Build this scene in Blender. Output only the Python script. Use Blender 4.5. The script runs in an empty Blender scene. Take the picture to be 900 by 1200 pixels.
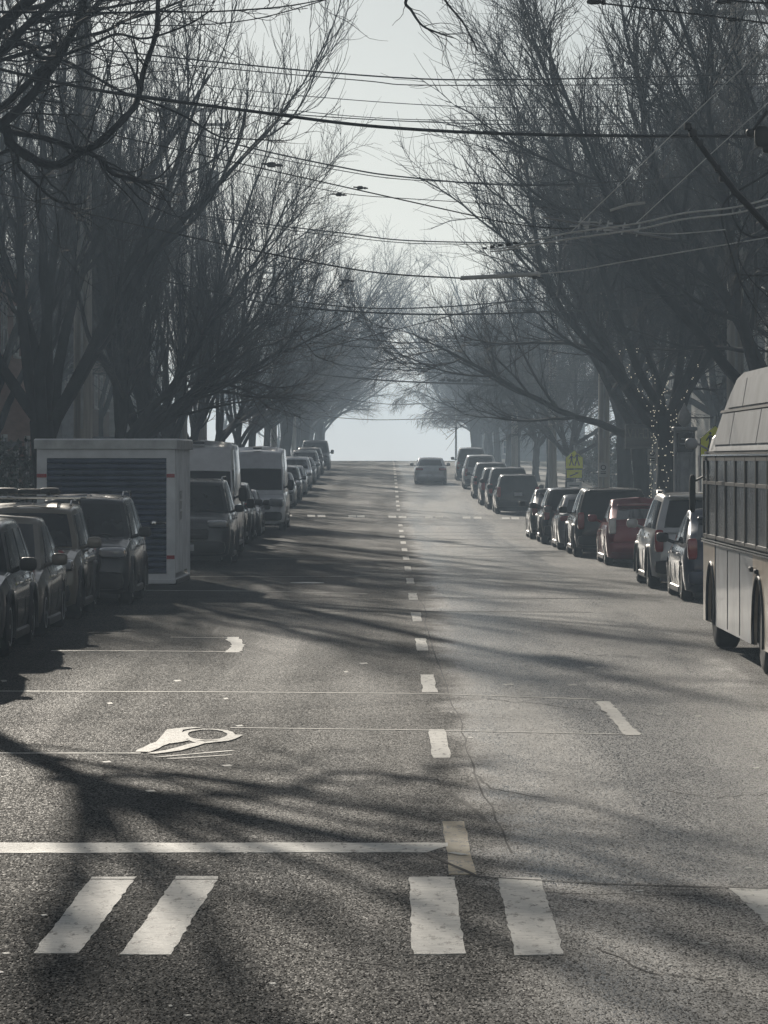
import bpy, math, random
import numpy as np
from mathutils import Vector, Matrix
R = math.radians
PI = math.pi
scene = bpy.context.scene
COL = scene.collection

# ------------------------------------------------------------------ camera, sky, sun, exposure
F, VX, VY, CH = 4160.0, 455.0, 538.0, 2.4      # focal length in px of a 900x1200 frame, vanishing point, eye height
cam = bpy.data.cameras.new('camera')
cam.lens = F / 1200 * 36
cam.sensor_width = 36
cam.shift_x = (450 - VX) / 1200
cam.shift_y = (VY - 600) / 1200
cam.clip_start, cam.clip_end = 0.1, 6000
cam_o = bpy.data.objects.new('camera', cam)
cam_o.location = (0, 0, CH)
cam_o.rotation_euler = (PI / 2, 0, 0)
COL.objects.link(cam_o)
scene.camera = cam_o

SUN_AZ, SUN_EL = -12.5, 18.5                    # degrees left of the view, above the horizon
world = bpy.data.worlds.new('World')
scene.world = world
world.use_nodes = True
wn = world.node_tree
bg = wn.nodes['Background']
sky = wn.nodes.new('ShaderNodeTexSky')
sky.sky_type = 'NISHITA'
sky.sun_disc = False
sky.sun_elevation = R(SUN_EL)
sky.sun_rotation = R(SUN_AZ)
sky.air_density = 1.0
sky.dust_density = 0.2
sky.ozone_density = 1.0
hs_ = wn.nodes.new('ShaderNodeHueSaturation'); hs_.inputs['Saturation'].default_value = .35
tint = wn.nodes.new('ShaderNodeMix'); tint.data_type = 'RGBA'; tint.blend_type = 'MULTIPLY'; tint.inputs[0].default_value = 1
tint.inputs[7].default_value = (1.0, .985, .955, 1)
wn.links.new(sky.outputs[0], hs_.inputs['Color']); wn.links.new(hs_.outputs[0], tint.inputs[6]); wn.links.new(tint.outputs[2], bg.inputs[0])
bg.inputs[1].default_value = 0.064

sun = bpy.data.lights.new('sun', 'SUN')
sun.energy = 4.5
sun.angle = R(0.6)
sun.color = (1.0, 0.915, 0.79)
sun_o = bpy.data.objects.new('sun', sun)
S = Vector((math.sin(R(SUN_AZ)) * math.cos(R(SUN_EL)), math.cos(R(SUN_AZ)) * math.cos(R(SUN_EL)), math.sin(R(SUN_EL))))
sun_o.rotation_euler = S.to_track_quat('Z', 'Y').to_euler()
sun_o.location = (0, 0, 60)
COL.objects.link(sun_o)

scene.view_settings.view_transform = 'Standard'
scene.view_settings.look = 'None'
scene.view_settings.exposure = 0.06
scene.view_settings.gamma = 1
HAZE_DENSITY = 0.00115
HAZE_G = 0.3
scene.render.engine = 'CYCLES'
cy = scene.cycles
cy.use_denoising = True
cy.max_bounces = 5
cy.diffuse_bounces = 2
cy.glossy_bounces = 2
cy.transmission_bounces = 2
cy.volume_bounces = 0
cy.transparent_max_bounces = 6
cy.sample_clamp_indirect = 4

# ------------------------------------------------------------------ helpers
HZ = [-400, 120, 165, 198, 240, 285, 320, 345, 380, 430, 500, 700, 3000]
HH = [0, 0, .38, 1.05, 1.75, 2.12, 2.25, 2.22, 1.9, 1.1, .5, .3, .3]
_zz = np.linspace(-400, 3000, 3401)
_hh = np.interp(_zz, HZ, HH)
_k = np.ones(17) / 17
_hh = np.convolve(np.pad(_hh, 8, mode='edge'), _k, mode='valid')
def road_h(z):
    return float(np.interp(z, _zz, _hh))
def at(px, py, z):
    """point that stands z metres down the street on the sight line of a pixel"""
    return Vector(((px - VX) / F * z, z, CH + (VY - py) / F * z))
def on_road(px, py):
    z = (CH * F) / max(py - VY, .5)
    for _ in range(30):
        z = .5 * z + .5 * (CH - road_h(z)) * F / max(py - VY, .5)
    return Vector(((px - VX) / F * z, z, road_h(z)))

def tag(o, label=None, cat=None, group=None, kind=None):
    if label: o['label'] = label
    if cat: o['category'] = cat
    if group: o['group'] = group
    if kind: o['kind'] = kind
    return o
def empty(name, loc, rz=0, label=None, cat=None, group=None):
    o = bpy.data.objects.new(name, None)
    o.empty_display_size = .3
    o.location = loc
    o.rotation_euler = (0, 0, rz)
    COL.objects.link(o)
    return tag(o, label, cat, group)
def copy_tree(o, parent=None):
    c = o.copy()
    COL.objects.link(c)
    if parent is not None:
        c.parent = parent
        c.matrix_parent_inverse = o.matrix_parent_inverse.copy()
    for ch in KIDS.get(o.name, []):
        k = copy_tree(ch, c)
        KIDS.setdefault(c.name, []).append(k)
    return c
KIDS = {}
def link(name, me, parent=None):
    o = bpy.data.objects.new(name, me)
    COL.objects.link(o)
    if parent is not None:
        o.parent = parent
        KIDS.setdefault(parent.name, []).append(o)
    return o
def fast_mesh(name, V, Q, mat, smooth=True, sharp=None):
    """mesh out of numpy arrays; Q is (n,4) or (n,3)"""
    me = bpy.data.meshes.new(name)
    n, k = Q.shape
    me.vertices.add(len(V)); me.vertices.foreach_set('co', V.astype(np.float32).ravel())
    me.loops.add(n * k); me.loops.foreach_set('vertex_index', Q.astype(np.int32).ravel())
    me.polygons.add(n); me.polygons.foreach_set('loop_start', np.arange(0, n * k, k, dtype=np.int32))
    try: me.polygons.foreach_set('loop_total', np.full(n, k, dtype=np.int32))
    except Exception: pass
    me.polygons.foreach_set('use_smooth', np.full(n, smooth, dtype=bool))
    me.update(calc_edges=True)
    me.materials.append(mat)
    return me

class MB:
    def __init__(s): s.v = []; s.f = []
    def add(s, v, f):
        b = len(s.v); s.v += [tuple(p) for p in v]; s.f += [tuple(i + b for i in q) for q in f]; return s
    def box(s, x0, x1, y0, y1, z0, z1, b=0.0):
        if b <= 0:
            v = [(x, y, z) for z in (z0, z1) for y in (y0, y1) for x in (x0, x1)]
            return s.add(v, [(0, 2, 3, 1), (4, 5, 7, 6), (0, 1, 5, 4), (2, 6, 7, 3), (0, 4, 6, 2), (1, 3, 7, 5)])
        rings = []
        for z, i in ((z0, b), (z0 + b, 0), (z1 - b, 0), (z1, b)):
            c = b
            X0, X1, Y0, Y1 = x0 + i, x1 - i, y0 + i, y1 - i
            rings.append([(X0 + c, Y0, z), (X1 - c, Y0, z), (X1, Y0 + c, z), (X1, Y1 - c, z), (X1 - c, Y1, z), (X0 + c, Y1, z), (X0, Y1 - c, z), (X0, Y0 + c, z)])
        return s.loft(rings, True, True)
    def loft(s, rings, cap0=False, cap1=False, closed=True):
        n = len(rings[0]); v = [p for r in rings for p in r]; f = []
        for i in range(len(rings) - 1):
            for j in range(n if closed else n - 1):
                a, b2 = i * n + j, i * n + (j + 1) % n
                f.append((a, b2, b2 + n, a + n))
        if cap0: f.append(tuple(range(n))[::-1])
        if cap1: f.append(tuple(range((len(rings) - 1) * n, len(rings) * n)))
        return s.add(v, f)
    def tube(s, pts, rad, sides=8, cap=True):
        pts = [Vector(p) for p in pts]
        if not hasattr(rad, '__len__'): rad = [rad] * len(pts)
        rings = []; u = None
        for i, p in enumerate(pts):
            t = (pts[min(i + 1, len(pts) - 1)] - pts[max(i - 1, 0)])
            t = t.normalized() if t.length > 1e-9 else Vector((0, 0, 1))
            if u is None:
                a = Vector((0, 0, 1)) if abs(t.z) < .9 else Vector((1, 0, 0))
                u = t.cross(a).normalized()
            u = (u - t * u.dot(t)).normalized(); w = t.cross(u)
            rings.append([p + (u * math.cos(2 * PI * k / sides) + w * math.sin(2 * PI * k / sides)) * rad[i] for k in range(sides)])
        return s.loft(rings, cap, cap)
    def lathe(s, prof, c=(0, 0, 0), axis='z', n=20):
        rings = []
        for r, h in prof:
            ring = []
            for k in range(n):
                a = 2 * PI * k / n; p = (r * math.cos(a), r * math.sin(a))
                q = (p[0], p[1], h) if axis == 'z' else ((h, p[0], p[1]) if axis == 'x' else (p[1], h, p[0]))
                ring.append((q[0] + c[0], q[1] + c[1], q[2] + c[2]))
            rings.append(ring)
        return s.loft(rings, True, True)
    def sbox(s, c, d, e=.35, n=14, m=8):
        """super-ellipsoid: a box with swollen round edges"""
        sg = lambda w, k: math.copysign(abs(w) ** k, w)
        rings = []
        for i in range(m + 1):
            ph = -PI / 2 + PI * i / m; cz, sz = sg(math.cos(ph), e), sg(math.sin(ph), e)
            rings.append([(c[0] + d[0] / 2 * cz * sg(math.cos(2 * PI * (k + .5) / n), e), c[1] + d[1] / 2 * cz * sg(math.sin(2 * PI * (k + .5) / n), e), c[2] + d[2] / 2 * sz) for k in range(n)])
        rings[0] = [(c[0] + (p[0] - c[0]) * .02, c[1] + (p[1] - c[1]) * .02, p[2]) for p in rings[1]]; rings[0] = [(p[0], p[1], c[2] - d[2] / 2) for p in rings[0]]
        rings[-1] = [(p[0], p[1], c[2] + d[2] / 2) for p in rings[0]]
        return s.loft(rings, True, True)
    def prism(s, poly, y0, y1):
        """polygon in x,z pushed along y"""
        return s.loft([[(x, y0, z) for x, z in poly], [(x, y1, z) for x, z in poly]], True, True)
    def prismx(s, poly, x0, x1):
        return s.loft([[(x0, y, z) for y, z in poly], [(x1, y, z) for y, z in poly]], True, True)
    def flat(s, pts):
        return s.add(pts, [tuple(range(len(pts)))])
    def build(s, name, mat, parent=None, smooth=True, ang=.55, recalc=True):
        me = bpy.data.meshes.new(name)
        me.from_pydata(s.v, [], s.f)
        if recalc:
            import bmesh
            bm = bmesh.new(); bm.from_mesh(me); bmesh.ops.recalc_face_normals(bm, faces=bm.faces); bm.to_mesh(me); bm.free()
        if smooth:
            me.polygons.foreach_set('use_smooth', [True] * len(me.polygons))
            me.set_sharp_from_angle(angle=ang)
        me.update()
        me.materials.append(mat)
        return link(name, me, parent)

# ------------------------------------------------------------------ materials
def new_mat(name):
    m = bpy.data.materials.new(name); m.use_nodes = True
    return m, m.node_tree, m.node_tree.nodes['Principled BSDF']
def mix_noise(nt, lo, hi, scale, detail=3, rough=.6, coord='Object', stretch=None, a=.35, b=.65):
    tc = nt.nodes.new('ShaderNodeTexCoord'); no = nt.nodes.new('ShaderNodeTexNoise')
    no.inputs['Scale'].default_value = scale; no.inputs['Detail'].default_value = detail; no.inputs['Roughness'].default_value = rough
    src = tc.outputs[coord]
    if stretch:
        mp = nt.nodes.new('ShaderNodeMapping'); mp.inputs['Scale'].default_value = stretch; nt.links.new(src, mp.inputs[0]); src = mp.outputs[0]
    nt.links.new(src, no.inputs['Vector'])
    cr = nt.nodes.new('ShaderNodeValToRGB')
    cr.color_ramp.elements[1].position = b; cr.color_ramp.elements[0].position = a
    cr.color_ramp.elements[0].color = (*lo, 1); cr.color_ramp.elements[1].color = (*hi, 1)
    nt.links.new(no.outputs[0], cr.inputs[0])
    return cr.outputs[0], no.outputs[0]
def simple(name, col, rough=.6, metal=0, var=.25, scale=3, bump=0, bscale=40, coat=0, spec=.5, stretch=None):
    m, nt, p = new_mat(name)
    lo = tuple(c * (1 - var) for c in col); hi = tuple(min(1, c * (1 + var)) for c in col)
    c, n = mix_noise(nt, lo, hi, scale, stretch=stretch)
    nt.links.new(c, p.inputs['Base Color'])
    p.inputs['Roughness'].default_value = rough; p.inputs['Metallic'].default_value = metal
    p.inputs['Coat Weight'].default_value = coat; p.inputs['Coat Roughness'].default_value = .08
    p.inputs['Specular IOR Level'].default_value = spec
    if bump:
        _, n2 = mix_noise(nt, lo, hi, bscale, detail=4, stretch=stretch)
        bp = nt.nodes.new('ShaderNodeBump'); bp.inputs['Strength'].default_value = bump; bp.inputs['Distance'].default_value = .02
        nt.links.new(n2, bp.inputs['Height']); nt.links.new(bp.outputs[0], p.inputs['Normal'])
    return m
def paint(name, col, metal=.35, rough=.22):
    """car paint with road film that grows towards nothing in particular: blotchy dust"""
    m, nt, p = new_mat(name)
    c, n = mix_noise(nt, tuple(x * .88 for x in col), tuple(x * 1.05 for x in col), 2.2)
    nt.links.new(c, p.inputs['Base Color'])
    rr, _ = mix_noise(nt, (rough * 1.5,) * 3, (rough * 2.1,) * 3, 4.5, detail=5)
    nt.links.new(rr, p.inputs['Roughness'])
    p.inputs['Metallic'].default_value = metal
    p.inputs['Coat Weight'].default_value = .9; p.inputs['Coat Roughness'].default_value = .04; p.inputs['Specular IOR Level'].default_value = .25
    return m
def glass(name, col=(.02, .022, .025), rough=.08):
    m, nt, p = new_mat(name)
    c, n = mix_noise(nt, col, tuple(x * 1.6 for x in col), 3)
    nt.links.new(c, p.inputs['Base Color'])
    rr, _ = mix_noise(nt, (rough,) * 3, (rough * 2.2,) * 3, 6, detail=5)
    nt.links.new(rr, p.inputs['Roughness']); p.inputs['Specular IOR Level'].default_value = .45
    return m
def emit(name, col, s):
    m, nt, p = new_mat(name)
    p.inputs['Base Color'].default_value = (*col, 1); p.inputs['Emission Color'].default_value = (*col, 1); p.inputs['Emission Strength'].default_value = s
    return m

def asphalt():
    m, nt, p = new_mat('asphalt')
    N = nt.nodes; Lk = nt.links
    tc = N.new('ShaderNodeTexCoord')
    def noise(scale, detail=3, rough=.6, st=None):
        n = N.new('ShaderNodeTexNoise'); n.inputs['Scale'].default_value = scale; n.inputs['Detail'].default_value = detail; n.inputs['Roughness'].default_value = rough
        src = tc.outputs['Object']
        if st:
            mp = N.new('ShaderNodeMapping'); mp.inputs['Scale'].default_value = st; Lk.new(src, mp.inputs[0]); src = mp.outputs[0]
        Lk.new(src, n.inputs['Vector']); return n.outputs[0]
    def ramp(src, a, b, lo, hi):
        r = N.new('ShaderNodeMapRange'); r.inputs[1].default_value = a; r.inputs[2].default_value = b; r.inputs[3].default_value = lo; r.inputs[4].default_value = hi
        Lk.new(src, r.inputs[0]); return r.outputs[0]
    def mth(op, a, b):
        x = N.new('ShaderNodeMath'); x.operation = op
        for i, q in enumerate((a, b)):
            if isinstance(q, (int, float)): x.inputs[i].default_value = q
            else: Lk.new(q, x.inputs[i])
        return x.outputs[0]
    vo = N.new('ShaderNodeTexVoronoi'); vo.inputs['Scale'].default_value = 120; mpv = N.new('ShaderNodeMapping'); mpv.inputs['Scale'].default_value = (1, .3, 1); Lk.new(tc.outputs['Object'], mpv.inputs[0]); Lk.new(mpv.outputs[0], vo.inputs['Vector'])
    sep = N.new('ShaderNodeSeparateColor'); Lk.new(vo.outputs['Color'], sep.inputs[0])
    stone = ramp(sep.outputs[0], .15, 1.0, .05, 2.5)             # each chip of stone has its own grey
    fine = ramp(noise(85, 4, .7, (1, .35, 1)), .3, .7, .5, 1.5)
    big = ramp(noise(.35, 4, .6), .3, .7, .72, 1.25)
    lanes = ramp(noise(1.0, 3, .5, (1.6, .05, 1)), .3, .7, .75, 1.3)  # wear drawn out along the wheel tracks
    cross = ramp(noise(1.0, 3, .55, (.12, 1.3, 1)), .35, .65, .85, 1.12)
    v = mth('MULTIPLY', mth('MULTIPLY', mth('MULTIPLY', stone, fine), mth('MULTIPLY', big, lanes)), cross)
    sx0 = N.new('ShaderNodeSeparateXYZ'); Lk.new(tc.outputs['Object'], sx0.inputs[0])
    v = mth('MULTIPLY', mth('MULTIPLY', v, ramp(sx0.outputs[0], .7, 1.3, .75, 1.55)), .047)  # right lane stone lighter, raised further so the colour carries its sheen
    cc = N.new('ShaderNodeCombineColor')
    Lk.new(mth('MULTIPLY', v, 1.04), cc.inputs[0]); Lk.new(v, cc.inputs[1]); Lk.new(mth('MULTIPLY', v, .93), cc.inputs[2])
    Lk.new(cc.outputs[0], p.inputs['Base Color'])
    tr = ramp(noise(1.0, 3, .5, (.75, .03, 1)), .35, .65, .48, .7)
    rr = mth('ADD', tr, ramp(sep.outputs[1], .45, 1, .1, -.28))
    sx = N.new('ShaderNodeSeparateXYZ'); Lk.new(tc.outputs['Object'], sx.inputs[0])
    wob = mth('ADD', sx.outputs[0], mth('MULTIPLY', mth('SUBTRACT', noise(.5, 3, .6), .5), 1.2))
    lane = mth('MULTIPLY', ramp(wob, .55, .95, .3, 1.25), ramp(wob, 3.2, 3.9, 1.0, .5))   # polished right lane, duller left one; gloss masked by lane to place the sheen
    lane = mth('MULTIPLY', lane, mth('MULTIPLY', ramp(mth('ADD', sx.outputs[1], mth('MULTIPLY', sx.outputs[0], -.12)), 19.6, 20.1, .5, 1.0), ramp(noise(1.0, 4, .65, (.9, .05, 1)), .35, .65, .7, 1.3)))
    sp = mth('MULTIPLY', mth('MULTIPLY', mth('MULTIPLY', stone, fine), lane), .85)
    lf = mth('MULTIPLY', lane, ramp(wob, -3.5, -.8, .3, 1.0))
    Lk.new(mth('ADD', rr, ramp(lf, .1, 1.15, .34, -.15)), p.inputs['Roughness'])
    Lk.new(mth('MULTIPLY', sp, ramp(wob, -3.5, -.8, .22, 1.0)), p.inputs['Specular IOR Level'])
    bp = N.new('ShaderNodeBump'); bp.inputs['Strength'].default_value = .35; bp.inputs['Distance'].default_value = .003
    hgt = mth('ADD', mth('MULTIPLY', vo.outputs['Distance'], -.9), mth('ADD', noise(60, 3, .7, (1, .35, 1)), mth('MULTIPLY', noise(9, 3, .6), .5)))
    Lk.new(hgt, bp.inputs['Height']); Lk.new(bp.outputs[0], p.inputs['Normal'])
    return m

def worn_paint(name, col, wear=.5, base=(.06, .058, .054)):
    """thick road paint with cracks and chips down to the asphalt"""
    m, nt, p = new_mat(name)
    c1, n1 = mix_noise(nt, base, col, 16, detail=6, rough=.7, stretch=(1, .35, 1), a=wear - .16, b=wear - .06)
    c2, n2 = mix_noise(nt, (.5, .5, .5), (1.08, 1.08, 1.08), 22, detail=7, rough=.75, stretch=(.35, 1.6, 1), a=.3, b=.6)
    mx = nt.nodes.new('ShaderNodeMix'); mx.data_type = 'RGBA'; mx.blend_type = 'MULTIPLY'; mx.inputs[0].default_value = 1
    nt.links.new(c1, mx.inputs[6]); nt.links.new(c2, mx.inputs[7]); nt.links.new(mx.outputs[2], p.inputs['Base Color'])
    p.inputs['Roughness'].default_value = .62
    bp = nt.nodes.new('ShaderNodeBump'); bp.inputs['Strength'].default_value = .7; bp.inputs['Distance'].default_value = .008
    nt.links.new(n2, bp.inputs['Height']); nt.links.new(bp.outputs[0], p.inputs['Normal'])
    return m

M = {}
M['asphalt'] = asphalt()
M['paint_w'] = worn_paint('white_road_paint', (.54, .53, .49), .52)
M['paint_smear'] = worn_paint('smeared_road_paint', (.4, .39, .36), .56)
M['paint_thin'] = worn_paint('thin_road_paint', (.58, .57, .53), .48)
M['paint_tan'] = worn_paint('yellowed_road_paint', (.3, .24, .13), .54)
M['tar'] = simple('tar_seam', (.012, .012, .013), .85, spec=.2)
M['soil'] = simple('winter_ground', (.05, .055, .035), .95, var=.5, scale=1.5, bump=.6, bscale=8)
M['concrete'] = simple('pavement_concrete', (.22, .215, .2), .85, var=.3, scale=1.2, bump=.3)
M['kerb'] = simple('kerb_concrete', (.26, .25, .235), .85, var=.35, scale=3, bump=.3)
M['bark'] = simple('bark', (.014, .0145, .017), .9, var=.5, scale=5, bump=.9, bscale=14, stretch=(1, 1, .25), spec=.2)
M['twig'] = simple('twig', (.016, .016, .018), .75, var=.4, scale=1.2, spec=.3)
M['pole_wood'] = simple('pole_wood', (.36, .34, .31), .85, var=.4, scale=4, bump=.5, bscale=20, stretch=(1, 1, .08))
M['steel'] = simple('galvanised_steel', (.32, .33, .34), .42, metal=.8, var=.2)
M['black'] = simple('black_plastic', (.012, .012, .013), .5)
M['rubber'] = simple('rubber', (.018, .018, .018), .8, var=.3, scale=8)
M['rim'] = simple('alloy_rim', (.35, .36, .37), .3, metal=.9)
M['rim_dark'] = simple('dark_rim', (.05, .05, .055), .35, metal=.7)
M['glass'] = glass('car_glass', (.012, .013, .015), .03)
M['chrome'] = simple('chrome', (.6, .6, .6), .12, metal=1, var=.05)
M['lamp'] = simple('lamp_lens', (.22, .23, .25), .06, var=.1, coat=1)
M['red_lens'] = simple('red_lens', (.25, .012, .012), .15, var=.2, coat=1)
M['clear_lens'] = simple('clear_tail_lens', (.8, .78, .76), .15, var=.15, coat=1)
M['plate'] = simple('number_plate', (.5, .52, .55), .5)
M['cable'] = simple('cable_black', (.012, .012, .013), .5)
M['cable_light'] = simple('cable_bare', (.6, .6, .58), .3, metal=.6)
M['rod'] = simple('pale_rod', (.35, .35, .34), .5)

# ------------------------------------------------------------------ ground, road, pavements
def strip(xs, ys, dz, name, mat, parent=None, hfun=road_h):
    V = np.array([[x, y, hfun(y) + dz] for y in ys for x in xs]); nx = len(xs)
    Q = np.array([[i * nx + j, i * nx + j + 1, (i + 1) * nx + j + 1, (i + 1) * nx + j] for i in range(len(ys) - 1) for j in range(nx - 1)])
    return link(name, fast_mesh(name, V, Q, mat, True), parent)
ys_long = sorted(set(list(np.arange(-60, 10, 10.)) + list(np.arange(10, 460, 2.5)) + list(np.arange(460, 700, 10.)) + [800, 1000, 1300, 1700]))
ground = tag(strip([-900, -60, -30, -15, 0, 15, 30, 60, 900], ys_long, -.012, 'ground', M['soil']), 'flat winter ground with patchy grass behind the pavements', kind='structure')
XL, XR = -6.75, 6.7                     # kerb lines
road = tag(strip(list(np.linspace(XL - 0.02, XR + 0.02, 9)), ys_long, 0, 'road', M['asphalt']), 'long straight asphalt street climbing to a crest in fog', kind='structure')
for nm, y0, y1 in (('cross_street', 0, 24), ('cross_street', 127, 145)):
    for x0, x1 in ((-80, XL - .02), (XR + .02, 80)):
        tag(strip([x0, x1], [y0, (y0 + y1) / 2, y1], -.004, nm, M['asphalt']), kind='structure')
blocks = [(24.5, 126.5), (145.5, 262), (272, 440)]
for sx, x in ((-1, XL), (1, XR)):
    for y0, y1 in blocks:
        yy = list(np.arange(y0, y1, 3.)) + [y1]
        def slab(x0, x1, z1, name, mat):
            rings = []
            for y in yy:
                h = road_h(y); rings.append([(x0, y, h - .1), (x1, y, h - .1), (x1, y, h + z1), (x0, y, h + z1)])
            return tag(MB().loft(rings, True, True).build(name, mat, None, smooth=False), kind='structure')
        slab(x, x + sx * .16, .14, 'kerb', M['kerb'])
        slab(x + sx * .16, x + sx * 1.7, .12, 'verge', M['soil'])
        slab(x + sx * 1.7, x + sx * 4.0, .135, 'pavement', M['concrete'])

def road_patch(poly, name, mat, dz=.006, wob=.0, seed=0, parent=None):
    """flat painted shape; poly of frame pixels laid out on the road surface"""
    rnd = random.Random(seed)
    P = [on_road(*q) for q in poly]
    out = []
    for i, a in enumerate(P):
        b = P[(i + 1) % len(P)]
        n = max(1, int((b - a).length / .12)) if wob else 1
        for k in range(n):
            q = a.lerp(b, k / n); w = wob if (k or wob) else 0
            out.append((q.x + rnd.uniform(-w, w), q.y + rnd.uniform(-w, w) * 2.2, road_h(q.y) + dz))
    # thickness: paint stands 3 mm on its edge
    n = len(out)
    mb = MB(); mb.add(out + [(x, y, z - .005) for x, y, z in out], [tuple(range(n))] + [(i, i + n, (i + 1) % n + n, (i + 1) % n) for i in range(n)])
    return mb.build(name, mat, parent, smooth=False)
def edge_line(pts, w, mat, name, dz=.009, seed=1, parent=None):
    """hand-drawn line in road metres through frame pixels, w metres wide"""
    rnd = random.Random(seed); P = [on_road(*q) for q in pts]; pos = []
    for a, b in zip(P[:-1], P[1:]):
        n = max(2, int((b - a).length / .2))
        for k in range(n): pos.append(a.lerp(b, k / n))
    pos.append(P[-1]); mb = MB(); rings = []
    for i, q in enumerate(pos):
        t = (pos[min(i + 1, len(pos) - 1)] - pos[max(i - 1, 0)]); t.z = 0; t.normalize(); n = Vector((-t.y, t.x, 0))
        ww = w * .8 * rnd.uniform(.75, 1.15); j = rnd.uniform(-.1, .1) * w
        h = road_h(q.y) + dz
        rings.append([q.to_2d().to_3d() + n * (j + ww) + Vector((0, 0, h)), q.to_2d().to_3d() + n * (j - ww) + Vector((0, 0, h))])
    mb.loft(rings, closed=False)
    return mb.build(name, mat, parent, smooth=False)

bars = [((38, 1118), (92, 1117), (160, 1028), (107, 1028)), ((141, 1119), (200, 1119), (257, 1027), (207, 1027)),
        ((484, 1119), (545, 1118), (532, 1028), (479, 1028)), ((604, 1120), (661, 1119), (633, 1029), (583, 1029)),
        ((930, 1112), (1010, 1112), (925, 1041), (855, 1041))]
for i, b in enumerate(bars):
    road_patch(b, 'crosswalk_bar', M['paint_w'], .003, .007, i, road)
for k in range(40):                      # centre dashes every eight metres
    y0 = 20.5 + 8 * k
    if 127 < y0 + 1.5 < 150 or y0 > 335: continue
    ys = [y0 + 3.0 * t / 8 for t in range(9)]; rnd = random.Random(k)
    cx = .43; rings = []
    for y in ys:
        h = road_h(y) + .003; w = .075 * rnd.uniform(.85, 1.1)
        rings.append([(cx - w, y, h - .005), (cx + w, y, h - .005), (cx + w, y, h), (cx - w, y, h)])
    MB().loft(rings, True, True).build('lane_dash', M['paint_tan'] if k == 0 else M['paint_w'], road, smooth=False)
for x0 in (360, 372, 408, 418, 455, 467, 498, 510, 542, 555, 588, 599, 322, 333):
    road_patch([(x0, 604.5 + (x0 - 455) * .012), (x0 + 9, 604.5 + (x0 - 455) * .012), (x0 + 9.5, 607 + (x0 - 455) * .012), (x0 + .5, 607 + (x0 - 455) * .012)], 'crosswalk_bar', M['paint_w'], .006, 0, 0, road)
road_patch([(-40, 988), (525, 988), (524, 992), (498, 999), (-40, 1000)], 'stop_line', M['paint_w'], .0032, .006, 5, road)
for k, (pts, w) in enumerate([
        ([(-30, 810), (250, 811), (500, 813), (705, 820)], .05), ([(706, 822), (742, 862)], .09), ([(270, 853), (500, 856), (740, 861)], .04),
        ([(-30, 883), (165, 883)], .045), ([(180, 888), (272, 880)], .035), ([(196, 890), (272, 885)], .03),
        ([(60, 763), (130, 763), (278, 764)], .06), ([(200, 747), (278, 748)], .05), ([(272, 747), (279, 756), (273, 765)], .12),
        ([(160, 692), (300, 693), (430, 696)], .07), ([(200, 676), (420, 676)], .05), ([(380, 676), (470, 674)], .05), ([(455, 668), (480, 668)], .1),
        ([(300, 655), (470, 656)], .06), ([(528, 1000), (545, 1003)], .04)]):
    edge_line(pts, w, M['paint_thin'], 'paint_line', .0034 + .0003 * k, k, road)
for k, (pts, w) in enumerate([([(166, 882), (182, 875), (198, 866), (204, 856), (230, 853)], .09), ([(176, 884), (205, 880), (232, 872), (262, 869), (277, 862)], .07), ([(196, 872), (222, 868), (240, 872)], .06), ([(205, 860), (214, 864), (208, 870)], .1)]):
    edge_line(pts, w, M['paint_smear'], 'paint_smear', .0085 + .0003 * k, 90 + k, road)
rg = []
for k in range(30):
    a = 2 * PI * k / 30; rg.append((243 + 28 * math.cos(a), 862 + 6.5 * math.sin(a)))
edge_line(rg + rg[:1], .045, M['paint_smear'], 'paint_ring', .0095, 3, road)
for k, y in enumerate((623, 627, 631, 640, 651, 700, 716)):
    edge_line([(345 - 6 * k, y), (455, y + .6), (640 + 9 * k, y + 1.5)], .16 if k < 3 else .07, M['tar'], 'tar_seam', .003 + .0004 * k, 60 + k, road)
edge_line([(500, 1001), (560, 1028), (700, 1036), (900, 1042)], .02, M['tar'], 'tar_seam', .0045, 80, road)
edge_line([(-20, 1031), (300, 1031)], .015, M['tar'], 'tar_seam', .0045, 81, road)
rnd = random.Random(8)
for k in range(34):                      # crumbs of old paint
    px, py = rnd.uniform(-10, 900), rnd.choice([rnd.uniform(880, 1190), rnd.uniform(760, 900)])
    s = rnd.uniform(4, 11)
    road_patch([(px, py), (px + s, py - .6), (px + s * 1.3, py + .9), (px + s * .4, py + 1.5)], 'paint_crumb', M['paint_w'], .0025, .003, k, road)
def crack(pts, w, seed, dz):
    rnd = random.Random(seed); P = []
    for a, b in zip(pts[:-1], pts[1:]):
        for k in range(7):
            t = k / 7; P.append((a[0] + (b[0] - a[0]) * t + rnd.uniform(-3, 3), a[1] + (b[1] - a[1]) * t + rnd.uniform(-1.2, 1.2)))
    P.append(pts[-1]); edge_line(P, w, M['tar'], 'crack', dz, seed, road)
for k, (pts, w) in enumerate([([(492, 700), (512, 770), (540, 850), (556, 905), (600, 1000)], .009), ([(556, 905), (575, 925), (640, 935)], .012), ([(770, 925), (840, 935), (910, 930)], .012), ([(620, 1046), (760, 1049), (900, 1052)], .01),
                              ([(250, 745), (262, 725), (300, 708), (330, 700)], .03), ([(262, 725), (285, 722), (310, 715)], .02), ([(520, 925), (545, 940), (570, 965)], .02), ([(60, 905), (160, 915), (240, 908)], .01),
                              ([(640, 760), (700, 768), (790, 765)], .012), ([(570, 820), (640, 826), (730, 838)], .012), ([(300, 1090), (380, 1120), (470, 1135)], .008), ([(700, 1110), (760, 1140), (850, 1150)], .008)]):
    crack(pts, w, 200 + k, .0016 + .0001 * k)
mh = on_road(360, 683)
MB().lathe([(.33, 0), (.33, .006), (.29, .009), (.29, .005)], (mh.x, mh.y, mh.z), n=24).build('manhole_cover', M['steel'], road)

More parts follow.
